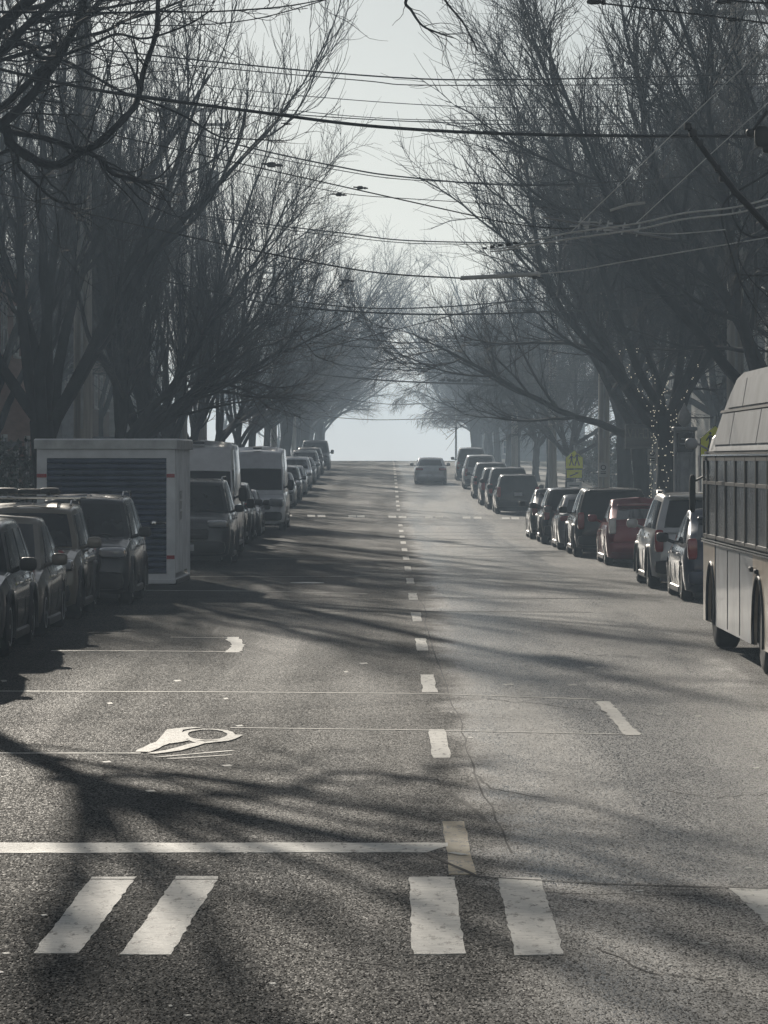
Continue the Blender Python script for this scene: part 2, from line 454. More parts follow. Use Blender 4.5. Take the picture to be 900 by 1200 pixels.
ORD = ['first', 'second', 'third', 'fourth', 'fifth', 'sixth', 'seventh', 'eighth', 'ninth', 'tenth', 'eleventh', 'twelfth', 'thirteenth', 'fourteenth', 'fifteenth']
# ------------------------------------------------------------------ trees
def nrm(a): return a / np.maximum(np.linalg.norm(a, axis=-1, keepdims=True), 1e-9)
def grow(rng, st, di, ln, r0, r1, K, wob, up, upz=1.0):
    N = len(st); P = np.zeros((N, K + 1, 3)); D = np.zeros((N, K + 1, 3)); P[:, 0] = st; d = nrm(di); D[:, 0] = d
    ln = np.broadcast_to(ln, (N,)); upv = np.array([0, 0, upz])
    for k in range(1, K + 1):
        d = nrm(d + rng.normal(0, wob, (N, 3)) + up * upv / K * 3)
        P[:, k] = P[:, k - 1] + d * (ln / K)[:, None]; D[:, k] = d
    t = np.linspace(0, 1, K + 1)[None]
    Rr = np.broadcast_to(r0, (N,))[:, None] * (1 - t) + np.broadcast_to(r1, (N,))[:, None] * t
    return P, Rr, D
def kids(rng, P, Rr, D, M_, t0, t1, a0, a1):
    N, K = P.shape[0], P.shape[1] - 1
    t = (t0 + (t1 - t0) * (np.arange(M_)[None] + rng.uniform(0, 1, (N, M_))) / M_) * K
    i = np.minimum(t.astype(int), K - 1); f = (t - i)[..., None]; ar = np.arange(N)[:, None]
    p = P[ar, i] * (1 - f) + P[ar, i + 1] * f; d = nrm(D[ar, i] * (1 - f) + D[ar, i + 1] * f); r = Rr[ar, i] * (1 - f[..., 0]) + Rr[ar, i + 1] * f[..., 0]
    ax = nrm(np.cross(d, rng.normal(0, 1, d.shape))); an = rng.uniform(a0, a1, t.shape)[..., None]
    nd = d * np.cos(an) + np.cross(ax, d) * np.sin(an)
    return p.reshape(-1, 3), nd.reshape(-1, 3), r.ravel(), (t / K).ravel()
def tubes(P, Rr, sides):
    N, K1, _ = P.shape; T = np.gradient(P, axis=1); T = nrm(T)
    ref = np.zeros((N, 1, 3)); m = nrm(P[:, -1] - P[:, 0]); az = np.argmin(np.abs(m), axis=1); ref[np.arange(N), 0, az] = 1
    U = nrm(np.cross(T, np.broadcast_to(ref, T.shape))); W = np.cross(T, U)
    a = np.arange(sides) * 2 * PI / sides
    V = P[:, :, None] + Rr[:, :, None, None] * (U[:, :, None] * np.cos(a)[None, None, :, None] + W[:, :, None] * np.sin(a)[None, None, :, None])
    b = (np.arange(N) * K1 * sides)[:, None, None]; k = (np.arange(K1 - 1) * sides)[None, :, None]; j = np.arange(sides)[None, None]
    A = b + k + j; B = b + k + (j + 1) % sides
    return V.reshape(-1, 3), np.stack([A, B, B + sides, A + sides], -1).reshape(-1, 4)
def join(parts):
    V, Q, o = [], [], 0
    for v, q in parts: V.append(v); Q.append(q + o); o += len(v)
    return np.concatenate(V), np.concatenate(Q)

def make_tree(seed, name='bare_tree', trunk_h=3.2, trunk_r=.26, n_limb=6, limb_len=7.0, spread=(.35, .8), up=.22, up2=.3, br=8, sub=8, tw=9, lean=(0, 0), twig_r=.006, tw_len=.75, sub_len=1.7, br_len=3.6, skew=None, droop=0):
    rng = np.random.default_rng(seed)
    root = empty(name, (0, 0, 0))
    d0 = np.array([[lean[0], lean[1], 1.0]])
    P, Rr, D = grow(rng, np.zeros((1, 3)), d0, trunk_h, trunk_r, trunk_r * .78, 9, .03, .05)
    Rr = Rr.copy(); Rr[0, 0] *= 1.45; Rr[0, 1] *= 1.15
    P[0, 0, 2] = -.1
    top = P[0, -1]
    V, Q = tubes(P, Rr, 12)
    V += rng.normal(0, .012, V.shape)
    link('trunk', fast_mesh('trunk', V, Q, M['bark']), root)
    az = np.arange(n_limb) * 2 * PI / n_limb + rng.uniform(-.4, .4, n_limb) + seed
    el = rng.uniform(spread[0], spread[1], n_limb)
    dirs = np.stack([np.cos(az) * np.sin(el), np.sin(az) * np.sin(el), np.cos(el)], 1)
    if skew is not None: dirs = nrm(dirs + np.array(skew)[None])
    st = top[None] - D[0, -1][None] * rng.uniform(0, trunk_h * .28, (n_limb, 1))
    LL = limb_len * rng.uniform(.75, 1.15, n_limb)
    P1, R1, D1 = grow(rng, st, dirs, LL, trunk_r * .42, .02, 12, .09, up)
    for i in range(n_limb):
        V, Q = tubes(P1[i:i + 1], R1[i:i + 1], 8)
        link('limb', fast_mesh('limb', V, Q, M['bark']), root)
    s, d, r, t = kids(rng, P1, R1, D1, br, .22, 1.0, .35, .85)
    ln = br_len * rng.uniform(.6, 1.15, len(s)) * (1.15 - .5 * t)
    P2, R2, D2 = grow(rng, s, d, ln, np.minimum(r * .62, .055), .012, 9, .1, up2)
    s, d, r, t = kids(rng, P2, R2, D2, sub, .12, 1.0, .3, .8)
    ln = sub_len * rng.uniform(.5, 1.2, len(s)) * (1.15 - .4 * t)
    P3, R3, D3 = grow(rng, s, d, ln, np.minimum(r * .6, .02), twig_r, 6, .13, up2 * .8 - droop * .5)
    s, d, r, t = kids(rng, P3, R3, D3, tw, .1, 1.0, .3, .9)
    ln = tw_len * rng.uniform(.4, 1.3, len(s))
    P4, R4, D4 = grow(rng, s, d, ln, twig_r, twig_r * .5, 3, .15, up2 * .5 - droop)
    s, d, r, t = kids(rng, P2, R2, D2, 6, .1, 1.0, .4, 1.0)
    P5, R5, D5 = grow(rng, s, d, tw_len * rng.uniform(.5, 1.6, len(s)), twig_r * 1.1, twig_r * .5, 4, .15, up2 * .6 - droop)
    V, Q = join([tubes(P2, R2, 5), tubes(P3, R3, 3), tubes(P4, R4, 3), tubes(P5, R5, 3)])
    c = link('crown', fast_mesh('crown', V, Q, M['twig']), root); c['kind'] = 'stuff'
    return root

PROTO = {
    'up1': make_tree(11, trunk_h=3.0, trunk_r=.34, n_limb=8, limb_len=9.5, spread=(.12, .5), up=.12, up2=.55, br=8, br_len=4.2, sub=8, tw=6, tw_len=.9),
    'up2': make_tree(23, trunk_h=3.6, trunk_r=.3, n_limb=7, limb_len=10.5, spread=(.15, .6), up=.22, up2=.6, br=8, br_len=4.4, sub=8, tw=6, tw_len=1.0),
    'wide1': make_tree(37, trunk_h=3.4, trunk_r=.28, n_limb=8, limb_len=9.0, spread=(.45, 1.1), up=.2, up2=.2, br=12, br_len=3.8, sub=11, tw=10),
    'wide2': make_tree(41, trunk_h=3.0, trunk_r=.26, n_limb=8, limb_len=8.5, spread=(.35, 1.0), up=.26, up2=.14, br=12, br_len=3.6, sub=11, tw=10, sub_len=1.5),
    'dense': make_tree(53, trunk_h=3.0, trunk_r=.3, n_limb=9, limb_len=7.5, spread=(.2, 1.25), up=.1, up2=-.05, br=11, br_len=3.0, sub=11, tw=10, sub_len=1.3, tw_len=.6, droop=.25, twig_r=.008),
    'far': make_tree(71, trunk_h=4.0, trunk_r=.3, n_limb=7, limb_len=9.5, spread=(.3, .95), up=.14, up2=.1, br=8, br_len=4.0, sub=7, tw=6, skew=(.45, 0, 0), lean=(.1, 0)),
    'over': make_tree(67, trunk_h=3.2, trunk_r=.32, n_limb=8, limb_len=9.5, spread=(.3, 1.0), up=.16, up2=.12, br=13, br_len=4.2, sub=11, tw=10, skew=(.35, 0, 0), lean=(.12, 0)),
}
used = set()
def place_tree(kind, x, z, rz, sc, label, group, hs=1.0):
    o = PROTO[kind] if kind not in used else copy_tree(PROTO[kind])
    used.add(kind)
    o.location = (x, z, road_h(z) + .11); o.rotation_euler = (0, 0, rz); o.scale = (sc, sc, sc * hs)
    return tag(o, label, 'tree', group)
gA = 'bare street trees along the left kerb'
gB = 'bare street trees along the right kerb'
left_row = [
            ('up1', -7.1, 78, 1.9, 1.05, 'stout bare tree rising just behind the near end of the white container'),
            ('over', -6.9, 91, 0.1, .85, 'thick leaning bare tree with a limb reaching over the container roof'),
            ('up1', -6.9, 104, 3.6, 1.0, 'bare tree with vertical shoots above the first white van'),
            ('up2', -7.0, 118, -.2, .85, 'bare tree beside the second white van with shoots over the lane')]
left_row += [('up1', -7.3, 129, 2.2, .75, 'slender bare tree added for shade at the corner before the far crosswalk on the left'), ('up2', -7.6, 141, 4.1, .8, 'slender bare tree added for shade at the corner by the far crosswalk on the left')]  # two added trees, placed to shade the lit gap across mid-street
for k, x, z, rz, sc, lb in left_row: place_tree(k, x - .3, z, rz, sc, lb, gA)
right_row = [('up2', 8.6, 60, 1.2, 1.25, 'tall dark bare tree directly behind the bus'),
             ('wide1', 8.2, 76, .7, 1.15, 'bare tree with wide dark limbs over the bus roof'),
             ('wide2', 7.15, 92, 2.9, 1.15, 'forked bare tree whose trunk is wrapped in small string lights'),
             ('wide1', 7.7, 107, 3.9, 1.05, 'bare tree with one long limb arching out over the right lane'),
             ('up2', 8.0, 120, 2.5, 1.0, 'bare tree just before the yellow school crossing sign')]
left_arch = [(-7.0, 238, 1.3, 'broad hazy tree arching over the crest from the left'), (-6.9, 285, 1.35, 'second broad hazy tree arching over the crest from the left, behind the first')]
for x, z, sc, lb in left_arch: place_tree('far', x, z, .1, sc, lb, gA)
place_tree('far', 7.6, 305, PI - .1, 1.3, 'broad hazy tree arching over the crest from the right', gB)
place_tree('far', -6.8, 335, -.2, 1.35, 'faint arching tree just past the crest on the left', gA)
for k, x, z, rz, sc, lb in right_row: place_tree(k, x, z, rz, sc, lb, gB)
rnd = random.Random(3)
for i, z in enumerate(np.arange(154, 345, 21)):
    k = ['far', 'up2', 'far', 'far'][i % 4]
    place_tree(k, -7.4 + rnd.uniform(-.3, .3), z, rnd.uniform(-.5, .5), rnd.uniform(.78, .9), 'hazy bare kerb tree on the left, %s in the row past the far crosswalk' % ORD[i], 'distant bare trees on the left', .95)
for i, z in enumerate(np.arange(158, 345, 20)):
    k = ['dense', 'up2', 'wide2', 'up1'][i % 4]
    place_tree(k, 8.0 + rnd.uniform(-.3, .3), z, rnd.uniform(0, 6), rnd.uniform(.8, .95), 'hazy bare kerb tree on the right, %s in the row past the far crosswalk' % ORD[i], 'distant bare trees on the right', .95)
for i, (x, z) in enumerate([(-14.5, 82), (-16, 98), (-12.5, 112), (-14, 126), (-16, 150), (-14, 172), (-17, 200)]):
    place_tree(['up1', 'wide2', 'up2'][i % 3], x, z, rnd.uniform(0, 6), rnd.uniform(1.0, 1.3), 'bare garden tree behind the left pavement, %s going up the street' % ORD[i], 'bare garden trees on the left')
for i, (x, z) in enumerate([(13.5, 78), (15.5, 92), (13, 106), (15, 122), (14, 150), (17, 168), (14, 190), (18, 215)]):
    place_tree(['up2', 'wide1', 'up1'][i % 3], x, z, rnd.uniform(0, 6), rnd.uniform(1.1, 1.4), 'bare garden tree behind the right pavement, %s going up the street' % ORD[i], 'bare garden trees on the right')
for i, (x, z) in enumerate([(-8, 352), (9, 372), (-7.5, 390), (12, 410), (-14, 450), (16, 440), (-18, 380), (20, 390)]):
    place_tree(['over', 'wide1', 'far'][i % 3], x, z, rnd.uniform(-.3, .3) + (0 if x < 0 else PI), 1.1, 'faint tree in the fog past the crest, %s of those there by distance' % ORD[[0, 1, 4, 5, 7, 6, 2, 3][i]], 'foggy trees beyond the crest')

# near tree at the upper left: its trunk stands outside the frame, its branches are set out one by one
def smooth_path(pts, n=6):
    out = []
    for i in range(len(pts) - 1):
        p0, p1, p2, p3 = pts[max(i - 1, 0)], pts[i], pts[i + 1], pts[min(i + 2, len(pts) - 1)]
        for k in range(n):
            t = k / n
            out.append(.5 * ((2 * p1) + (p2 - p0) * t + (2 * p0 - 5 * p1 + 4 * p2 - p3) * t * t + (3 * p1 - p0 - 3 * p2 + p3) * t ** 3))
    out.append(pts[-1]); return out
near = empty('overhanging_tree', (-6.9, 45, .12), 0, 'near bare tree whose dark crooked branches hang in at the upper left', 'tree', 'bare street trees along the left kerb')
NO = Vector((-6.9, 45, .12))
def npt(px, py, z): return at(px, py, z) - NO
MB().tube([(0, 0, -.1), (.02, 0, .5), (.1, 0, 2), (.12, .1, 3.4), (.25, .1, 4.9), (.5, .1, 6.2), (.7, 0, 8)], [.42, .32, .27, .25, .2, .15, .08], 12).build('trunk', M['bark'], near)
LIMBS = [
    ([(-215, 250), (-80, 130), (0, 146), (15, 171), (61, 194), (98, 176), (117, 166), (152, 132), (162, 113), (169, 81), (182, 42), (185, 0), (184, -60)], 8, 2.2, 39),
    ([(-215, 280), (-60, 190), (0, 147), (37, 112), (68, 68), (93, 20), (100, -10), (112, -80)], 8, 4, 38.5),
    ([(-200, 200), (-40, 150), (0, 127), (32, 98), (59, 73), (90, 30), (140, -20)], 5, 3, 39.8),
    ([(-200, 160), (-40, 90), (0, 61), (24, 37), (61, 0), (90, -50)], 6, 4, 38),
    ([(-120, 70), (-10, 40), (15, 39), (49, 24), (98, 15), (137, 7), (196, -4)], 3.5, 1.5, 40.2),
    ([(-120, 70), (0, 66), (49, 68), (73, 65), (110, 51), (137, 40), (171, 45), (220, 29), (250, 10)], 3.4, 1.0, 38.7),
    ([(-30, 80), (68, 51), (122, 37), (147, 24), (186, 12), (220, -2)], 3.0, 1.2, 40.6),
    ([(-80, 130), (10, 154), (49, 161), (98, 177), (117, 186), (132, 203), (160, 211), (174, 214)], 4, 2.6, 39.3),
    ([(-120, 150), (0, 180), (24, 198), (49, 222), (66, 235), (90, 240)], 3, 1.2, 39.6),
    ([(-80, 20), (18, 48), (49, 59), (86, 76), (144, 108), (191, 125), (223, 140), (257, 160), (290, 163), (333, 165)], 2.8, .7, 40.4),
    ([(-90, 10), (0, 14), (60, 14), (130, 15), (190, 13), (240, 14), (330, 8), (390, -3)], 2.2, .7, 37.6),
]
rng = np.random.default_rng(5)
TW = []
for pts, r0, r1, z in LIMBS:
    base = [npt(px, py, z + 6 + .25 * math.sin(i * 1.7)) for i, (px, py) in enumerate(pts)]
    if pts[0][0] < -100: base[0] = Vector((.25, .1, 4.2 + .25 * r0))
    path = smooth_path(base, 5); n = len(path); sc = (z + 6) / F
    rad = [(r0 + (r1 - r0) * (i / (n - 1)) ** .7) * sc * (1 + .07 * math.sin(i * 2.3)) for i in range(n)]
    MB().tube(path, rad, 8).build('limb', M['bark'], near)
    P = np.array([[list(p) for p in path]]); D = nrm(np.gradient(P, axis=1)); Rr = np.array([rad])
    s, d, r, t = kids(rng, P, Rr, D, 18, .2, 1.0, .5, 1.2)
    A = grow(rng, s, d, rng.uniform(.3, 1.5, len(s)), np.minimum(r * .45, .016), .004, 8, .2, .1)
    s, d, r, t = kids(rng, *A, 5, .1, 1.0, .4, 1.0)
    B = grow(rng, s, d, rng.uniform(.15, .6, len(s)), .005, .002, 4, .2, .1)
    TW += [tubes(A[0], A[1], 4), tubes(B[0], B[1], 3)]
az = np.array([-.3, .35, -.9, 1.0, 2.2, 3.4, -2.0]); el = np.array([.75, .6, .5, .7, .6, .5, .45])
dirs = np.stack([np.cos(az) * np.sin(el), np.sin(az) * np.sin(el), np.cos(el)], 1)
UL = grow(rng, np.array([[.5, .1, 6.2]] * 7), dirs, np.array([8, 8.5, 7.5, 7, 7, 7, 8.]), .1, .03, 12, .08, .1)
for i in range(7):
    V, Q = tubes(UL[0][i:i + 1], UL[1][i:i + 1], 8); link('limb', fast_mesh('limb', V, Q, M['bark']), near)
s, d, r, t = kids(rng, UL[0], UL[1], UL[2], 10, .2, 1.0, .4, .9)
A = grow(rng, s, d, rng.uniform(1.5, 3.6, len(s)), np.minimum(r * .6, .04), .01, 8, .12, .15)
s, d, r, t = kids(rng, *A, 8, .1, 1.0, .4, .9)
B = grow(rng, s, d, rng.uniform(.5, 1.5, len(s)), .011, .005, 5, .15, .15)
s, d, r, t = kids(rng, *B, 5, .1, 1.0, .4, .9)
C_ = grow(rng, s, d, rng.uniform(.2, .7, len(s)), .005, .003, 3, .15, .1)
TW += [tubes(A[0], A[1], 5), tubes(B[0], B[1], 3), tubes(C_[0], C_[1], 3)]
V, Q = join(TW)
link('twigs', fast_mesh('twigs', V, Q, M['twig']), near)['kind'] = 'stuff'

# long arching limb over the right lane and twigs at the upper edge belong to the near right tree
near2 = empty('overhanging_tree', (8.2, 46, .12), 0, 'near bare tree beside the bus with pale twigs hanging at the right edge', 'tree', gB)
N2 = Vector((8.2, 46, .12))
MB().tube([(0, 0, -.1), (0, 0, .5), (-.05, 0, 2), (0, .1, 3.6), (-.2, .1, 5.5), (-.4, .1, 8.5)], [.38, .3, .26, .22, .16, .08], 12).build('trunk', M['bark'], near2)
TW = []
for pts, r0, r1, z in [([(1100, 250), (1000, 200), (920, 255), (893, 277), (870, 272), (856, 247), (853, 230)], 2.2, .8, 45),
                       ([(1080, 200), (960, 180), (880, 215), (846, 245), (858, 300), (872, 340), (900, 385)], 2.0, .7, 44.5),
                       ([(1080, 200), (960, 190), (890, 235), (865, 290), (882, 330), (930, 372)], 1.6, .6, 44),
                       ([(1060, 300), (960, 300), (900, 322), (860, 320)], 1.8, .8, 45.3),
                       ([(1060, -220), (800, -160), (600, -60), (500, -30), (476, 0), (482, 12), (495, 30), (515, 39), (530, 44)], 4, .7, 42),
                       ([(1060, -200), (800, -130), (620, -60), (520, -20), (545, 30), (560, 60)], 3.6, .7, 43)]:
    path = smooth_path([at(px, py, z) - N2 for px, py in pts], 6); path[0] = Vector((-.3, .1, 6.5)); n = len(path); sc = z / F
    rad = [(r0 + (r1 - r0) * (i / (n - 1)) ** .7) * sc for i in range(n)]
    MB().tube(path, rad, 6).build('limb', M['bark'], near2)
    P = np.array([[list(p) for p in path]]); D = nrm(np.gradient(P, axis=1)); Rr = np.array([rad])
    s, d, r, t = kids(rng, P, Rr, D, 12, .5, 1.0, .4, 1.0)
    A = grow(rng, s, d, rng.uniform(.2, .7, len(s)), .006, .003, 5, .2, -.2)
    TW += [tubes(A[0], A[1], 3)]
V, Q = join(TW)
link('twigs', fast_mesh('twigs', V, Q, M['twig']), near2)['kind'] = 'stuff'
#@@REST_BEGIN
# ------------------------------------------------------------------ houses behind the trees
WALLS = {k: simple('siding_' + k, c, .85, var=.18, scale=.8, bump=.35, bscale=6, stretch=(.4, .4, 6)) for k, c in
         {'pale': (.34, .34, .32), 'grey': (.22, .23, .24), 'brown': (.16, .12, .09), 'green': (.13, .16, .13), 'brick': (.2, .11, .08), 'white': (.5, .5, .48)}.items()}
M['roof'] = simple('roof_shingle', (.07, .07, .072), .9, var=.4, scale=6, bump=.5, bscale=12)
M['trim'] = simple('white_trim', (.5, .5, .48), .6, var=.12)
M['win'] = glass('window_glass', (.03, .035, .04), .06)
M['door'] = simple('door_paint', (.1, .05, .04), .5)
def house(x, z, w, d, h, wall, roof, label, side, floors=2, group='houses behind the street trees'):
    """front faces the street (side=-1: stands on the left); w runs along the street, d away from it"""
    o = empty('house', (x, z, road_h(z)), 0, label, 'house', group)
    s = -side                                             # outward normal of the front, along x
    X0, X1 = (0, -s * d)
    mb = MB().box(min(X0, X1), max(X0, X1), -w / 2, w / 2, -.6, h); mb.build('wall', WALLS[wall], o, smooth=False)
    if roof == 'gable':
        mb = MB(); e = .45; rise = w * .3
        poly = [(-w / 2 - e, h - .2), (0, h + rise), (w / 2 + e, h - .2), (w / 2 + e, h - .02), (0, h + rise + .2), (-w / 2 - e, h - .02)]
        mb.prismx(poly, min(X0, X1) - e, max(X0, X1) + e); rf = mb.build('roof', M['roof'], o, smooth=False)
        MB().prismx([(-w / 2 + .02, h - .01), (w / 2 - .02, h - .01), (0, h + rise - .12)], min(X0, X1) + .003, max(X0, X1) - .003).build('gable', WALLS[wall], o, smooth=False)
        c = -s * d * .45
        MB().box(c - .35, c + .35, w * .15, w * .15 + .6, h, h + rise + .9).build('chimney', WALLS['brick'], rf, smooth=False)
    else:
        MB().box(min(X0, X1) - .2, max(X0, X1) + .2, -w / 2 - .2, w / 2 + .2, h + .003, h + .45, .04).build('roof', M['trim'], o, smooth=False)
    n = max(2, int(w / 2.8)); fl = h / floors
    def window(cx, cy, cz, ww, hh, ax):
        def bx(mb, a, b, c0, c1, p0, p1):
            if ax == 'x': mb.box(min(cx + s * p0, cx + s * p1), max(cx + s * p0, cx + s * p1), cy + a, cy + b, cz + c0, cz + c1)
            else: mb.box(cx + a, cx + b, min(cy - p0, cy - p1), max(cy - p0, cy - p1), cz + c0, cz + c1)
        f = MB()
        for a, b, c0, c1 in ((-ww / 2 - .1, -ww / 2, -hh / 2 - .1, hh / 2 + .1), (ww / 2, ww / 2 + .1, -hh / 2 - .1, hh / 2 + .1), (-ww / 2, ww / 2, hh / 2, hh / 2 + .1), (-ww / 2, ww / 2, -hh / 2 - .1, -hh / 2), (-ww / 2, ww / 2, -.03, .03)):
            bx(f, a, b, c0, c1, .0, .06)
        fr = f.build('window', M['trim'], o, smooth=False)
        g = MB(); bx(g, -ww / 2, ww / 2, -hh / 2, hh / 2, .004, .02); g.build('pane', M['win'], fr, smooth=False)
        g = MB(); bx(g, -ww / 2 - .15, ww / 2 + .15, -hh / 2 - .17, -hh / 2 - .1, 0, .12); g.build('sill', M['trim'], fr, smooth=False)
    for k in range(floors):
        for i in range(n):
            cy_ = -w / 2 + (i + .5) * w / n
            if k == 0 and i == n // 2:
                dd = MB().box(min(0, s * .05), max(0, s * .05), cy_ - .48, cy_ + .48, .1, 2.25).build('door', M['door'], o, smooth=False)
                MB().sbox((s * .09, cy_ + .38, 1.1), (.07, .07, .07), 1, 8, 5).build('handle', M['steel'], dd)
                continue
            window(0, cy_, k * fl + fl * .55, 1.1, 1.45, 'x')
        for i in range(2):
            window(-s * d * (.3 + .4 * i), -w / 2, k * fl + fl * .55, 1.0, 1.35, 'y')
    # porch
    if roof == 'gable':
        pr = MB().box(min(0, s * 1.8), max(0, s * 1.8), -w * .45, w * .45, 2.75, 2.92).build('porch', M['roof'], o, smooth=False)
        for yy in (-w * .42, w * .42):
            MB().box(s * 1.65 - .08, s * 1.65 + .08, yy - .08, yy + .08, .0, 2.75).build('post', M['trim'], pr, smooth=False)
    return o
hs = [(-13.2, 62, 9, 9, 6.4, 'brown', 'gable', 'dark brown gabled house nearest on the left behind the parked cars', -1),
      (-12.6, 76, 9.5, 10, 6.0, 'pale', 'gable', 'pale sided gabled house with a porch left of the tall utility pole', -1),
      (-13.2, 90, 10, 10, 7.2, 'green', 'gable', 'dull green gabled house behind the white container', -1),
      (-13.0, 104, 10, 9, 6.6, 'grey', 'gable', 'grey gabled house behind the first white van', -1),
      (-12.5, 119, 11, 10, 8.6, 'brick', 'flat', 'flat roofed brick block at the corner before the far crosswalk on the left', -1),
      (-14, 158, 11, 10, 7.0, 'grey', 'gable', 'hazy grey gabled house just beyond the far crosswalk on the left', -1),
      (-14, 173, 10, 10, 6.6, 'brown', 'gable', 'hazy brown gabled house, second beyond the far crosswalk on the left', -1),
      (-14, 190, 11, 10, 7.4, 'pale', 'gable', 'hazy pale gabled house, third beyond the far crosswalk on the left', -1),
      (-14, 212, 14, 10, 8.4, 'grey', 'flat', 'hazy flat roofed block farthest along on the left', -1),
      (13.5, 66, 12, 10, 8.8, 'brown', 'flat', 'dark flat roofed block hidden mostly by the bus', 1),
      (13.0, 83, 11, 10, 8.6, 'grey', 'flat', 'dark grey flat roofed block behind the tree with string lights', 1),
      (12.6, 99, 14, 10, 9.2, 'pale', 'flat', 'pale flat roofed shop building behind the red hatchback', 1),
      (13.0, 116, 13, 10, 8.0, 'grey', 'flat', 'grey flat roofed building at the corner before the school crossing sign', 1),
      (14, 158, 12, 10, 8.0, 'pale', 'flat', 'hazy pale block behind the row of cars beyond the crosswalk', 1),
      (14, 175, 11, 10, 6.8, 'grey', 'gable', 'hazy grey gabled house farther up the right side', 1),
      (14, 193, 11, 10, 7.2, 'brown', 'gable', 'hazy brown gabled house near the top of the right side', 1),
      (14.5, 214, 12, 10, 7.2, 'green', 'gable', 'hazy green gabled house near the crest on the right', 1),
      (9.5, 395, 14, 12, 7.5, 'grey', 'flat', 'faint boxy building in the fog just over the crest', 1)]
for a in hs: house(*a)
def hedge(x, z, ln, h, seed, label, wd=1.2):
    rng = np.random.default_rng(seed); n = int(2600 * ln / 8)
    c = rng.uniform(-1, 1, (n, 3)) * np.array([wd / 2, ln / 2, h / 2]) + np.array([0, 0, h / 2])
    c += rng.normal(0, .12, c.shape)
    a = nrm(rng.normal(0, 1, (n, 3))); b = nrm(np.cross(a, rng.normal(0, 1, (n, 3)))); s = rng.uniform(.05, .12, (n, 1))
    V = np.stack([c - a * s, c + b * s * .5, c + a * s, c - b * s * .5], 1).reshape(-1, 3); Q = np.arange(4 * n).reshape(n, 4)
    o = empty('hedge', (x, z, road_h(z)), 0, label, 'hedge', 'evergreen hedges and shrubs in front gardens')
    link('foliage', fast_mesh('foliage', V, Q, M['leaf'], False), o)['kind'] = 'stuff'
    MB().tube([(0, -ln * .3, -.1), (0, -ln * .28, h * .5)], [.05, .03], 5).build('stem', M['bark'], o)
M['leaf'] = simple('leaf', (.035, .05, .03), .6, var=.5, scale=2)
for i, (x, z, ln, h) in enumerate([(-10.6, 68, 8, 2.2), (-10.8, 84, 7, 3.2), (-10.7, 97, 7, 2.8), (-10.8, 112, 8, 2.4), (-10.8, 156, 8, 2.2), (-10.8, 178, 10, 2.6), (11.2, 76, 6, 2.4), (11.4, 168, 8, 2.4), (11.4, 186, 8, 2.6), (11.4, 204, 8, 2.4)]):
    hedge(x, z, ln, h, i, ['dark hedge behind the first parked cars on the left', 'tall dark hedge behind the near side of the container', 'dark hedge behind the container and the dark off roader', 'dark hedge behind the second white van', 'hazy hedge just past the far crosswalk on the left', 'hazy long hedge farther up the left side', 'dark hedge behind the bus', 'hazy hedge beyond the school sign', 'hazy hedge farther up the right side', 'hazy hedge near the crest on the right'][i])

# ------------------------------------------------------------------ utility poles
def utility_pole(x, z, h, label, arms=1, can=False, r=.17):
    o = empty('utility_pole', (x, z, road_h(z) + .1), 0, label, 'utility pole', 'wooden utility poles along the street')
    MB().tube([(0, 0, -.2), (0, 0, h * .5), (.03, 0, h)], [r * 1.15, r, r * .72], 12).build('pole', M['pole_wood'], o)
    for k in range(arms):
        zz = h - .6 - 1.1 * k
        a = MB().box(-1.15, 1.15, r - .02, r + .09, zz - .06, zz + .06).build('crossarm', M['pole_wood'], o, smooth=False)
        for xx in (-1.05, -.6, .6, 1.05):
            MB().lathe([(.03, 0), (.05, .03), (.028, .06), (.05, .09), (.02, .14)], (xx, r + .035, zz + .06), n=8).build('insulator', M['rim'], a)
    if can:
        c = MB().lathe([(.2, 0), (.24, .03), (.24, .85), (.26, .87), (.2, .93)], (.42, 0, h - 3.4), n=16).build('transformer', M['steel'], o)
        MB().tube([(.42, 0, h - 2.5), (.42, 0, h - 2.2)], [.04, .02], 6).build('bushing', M['rim'], c)
    MB().box(-.03, .03, -r - .12, -r - .01, 3.0, h - 3.6).build('conduit', M['steel'], o, smooth=False)
    return o
utility_pole(-7.05, 82, 16.5, 'tallest wooden utility pole, nearest on the left, running out of the top of the frame', 2, True, .2)
utility_pole(-7.05, 121, 14.8, 'wooden utility pole with a square top, second on the left', 1, False, .19)
utility_pole(-7.5, 143, 16.2, 'pale utility pole with equipment hooked over its top, third on the left', 1, True, .18)
utility_pole(-7.05, 219, 13.0, 'hazy utility pole, fourth on the left', 1, True)
utility_pole(-7.05, 265, 12.5, 'faint utility pole near the crest on the left', 2)
utility_pole(8.6, 88, 14.0, 'wooden utility pole behind the kiosk column on the right', 2, True, .2)
utility_pole(7.35, 121, 13.0, 'wooden utility pole between the trees left of the small white sign', 1, False, .18)
utility_pole(7.4, 160, 13.0, 'hazy utility pole beyond the school crossing sign', 1)
utility_pole(7.3, 205, 12.5, 'faint utility pole farther up the right side', 1)

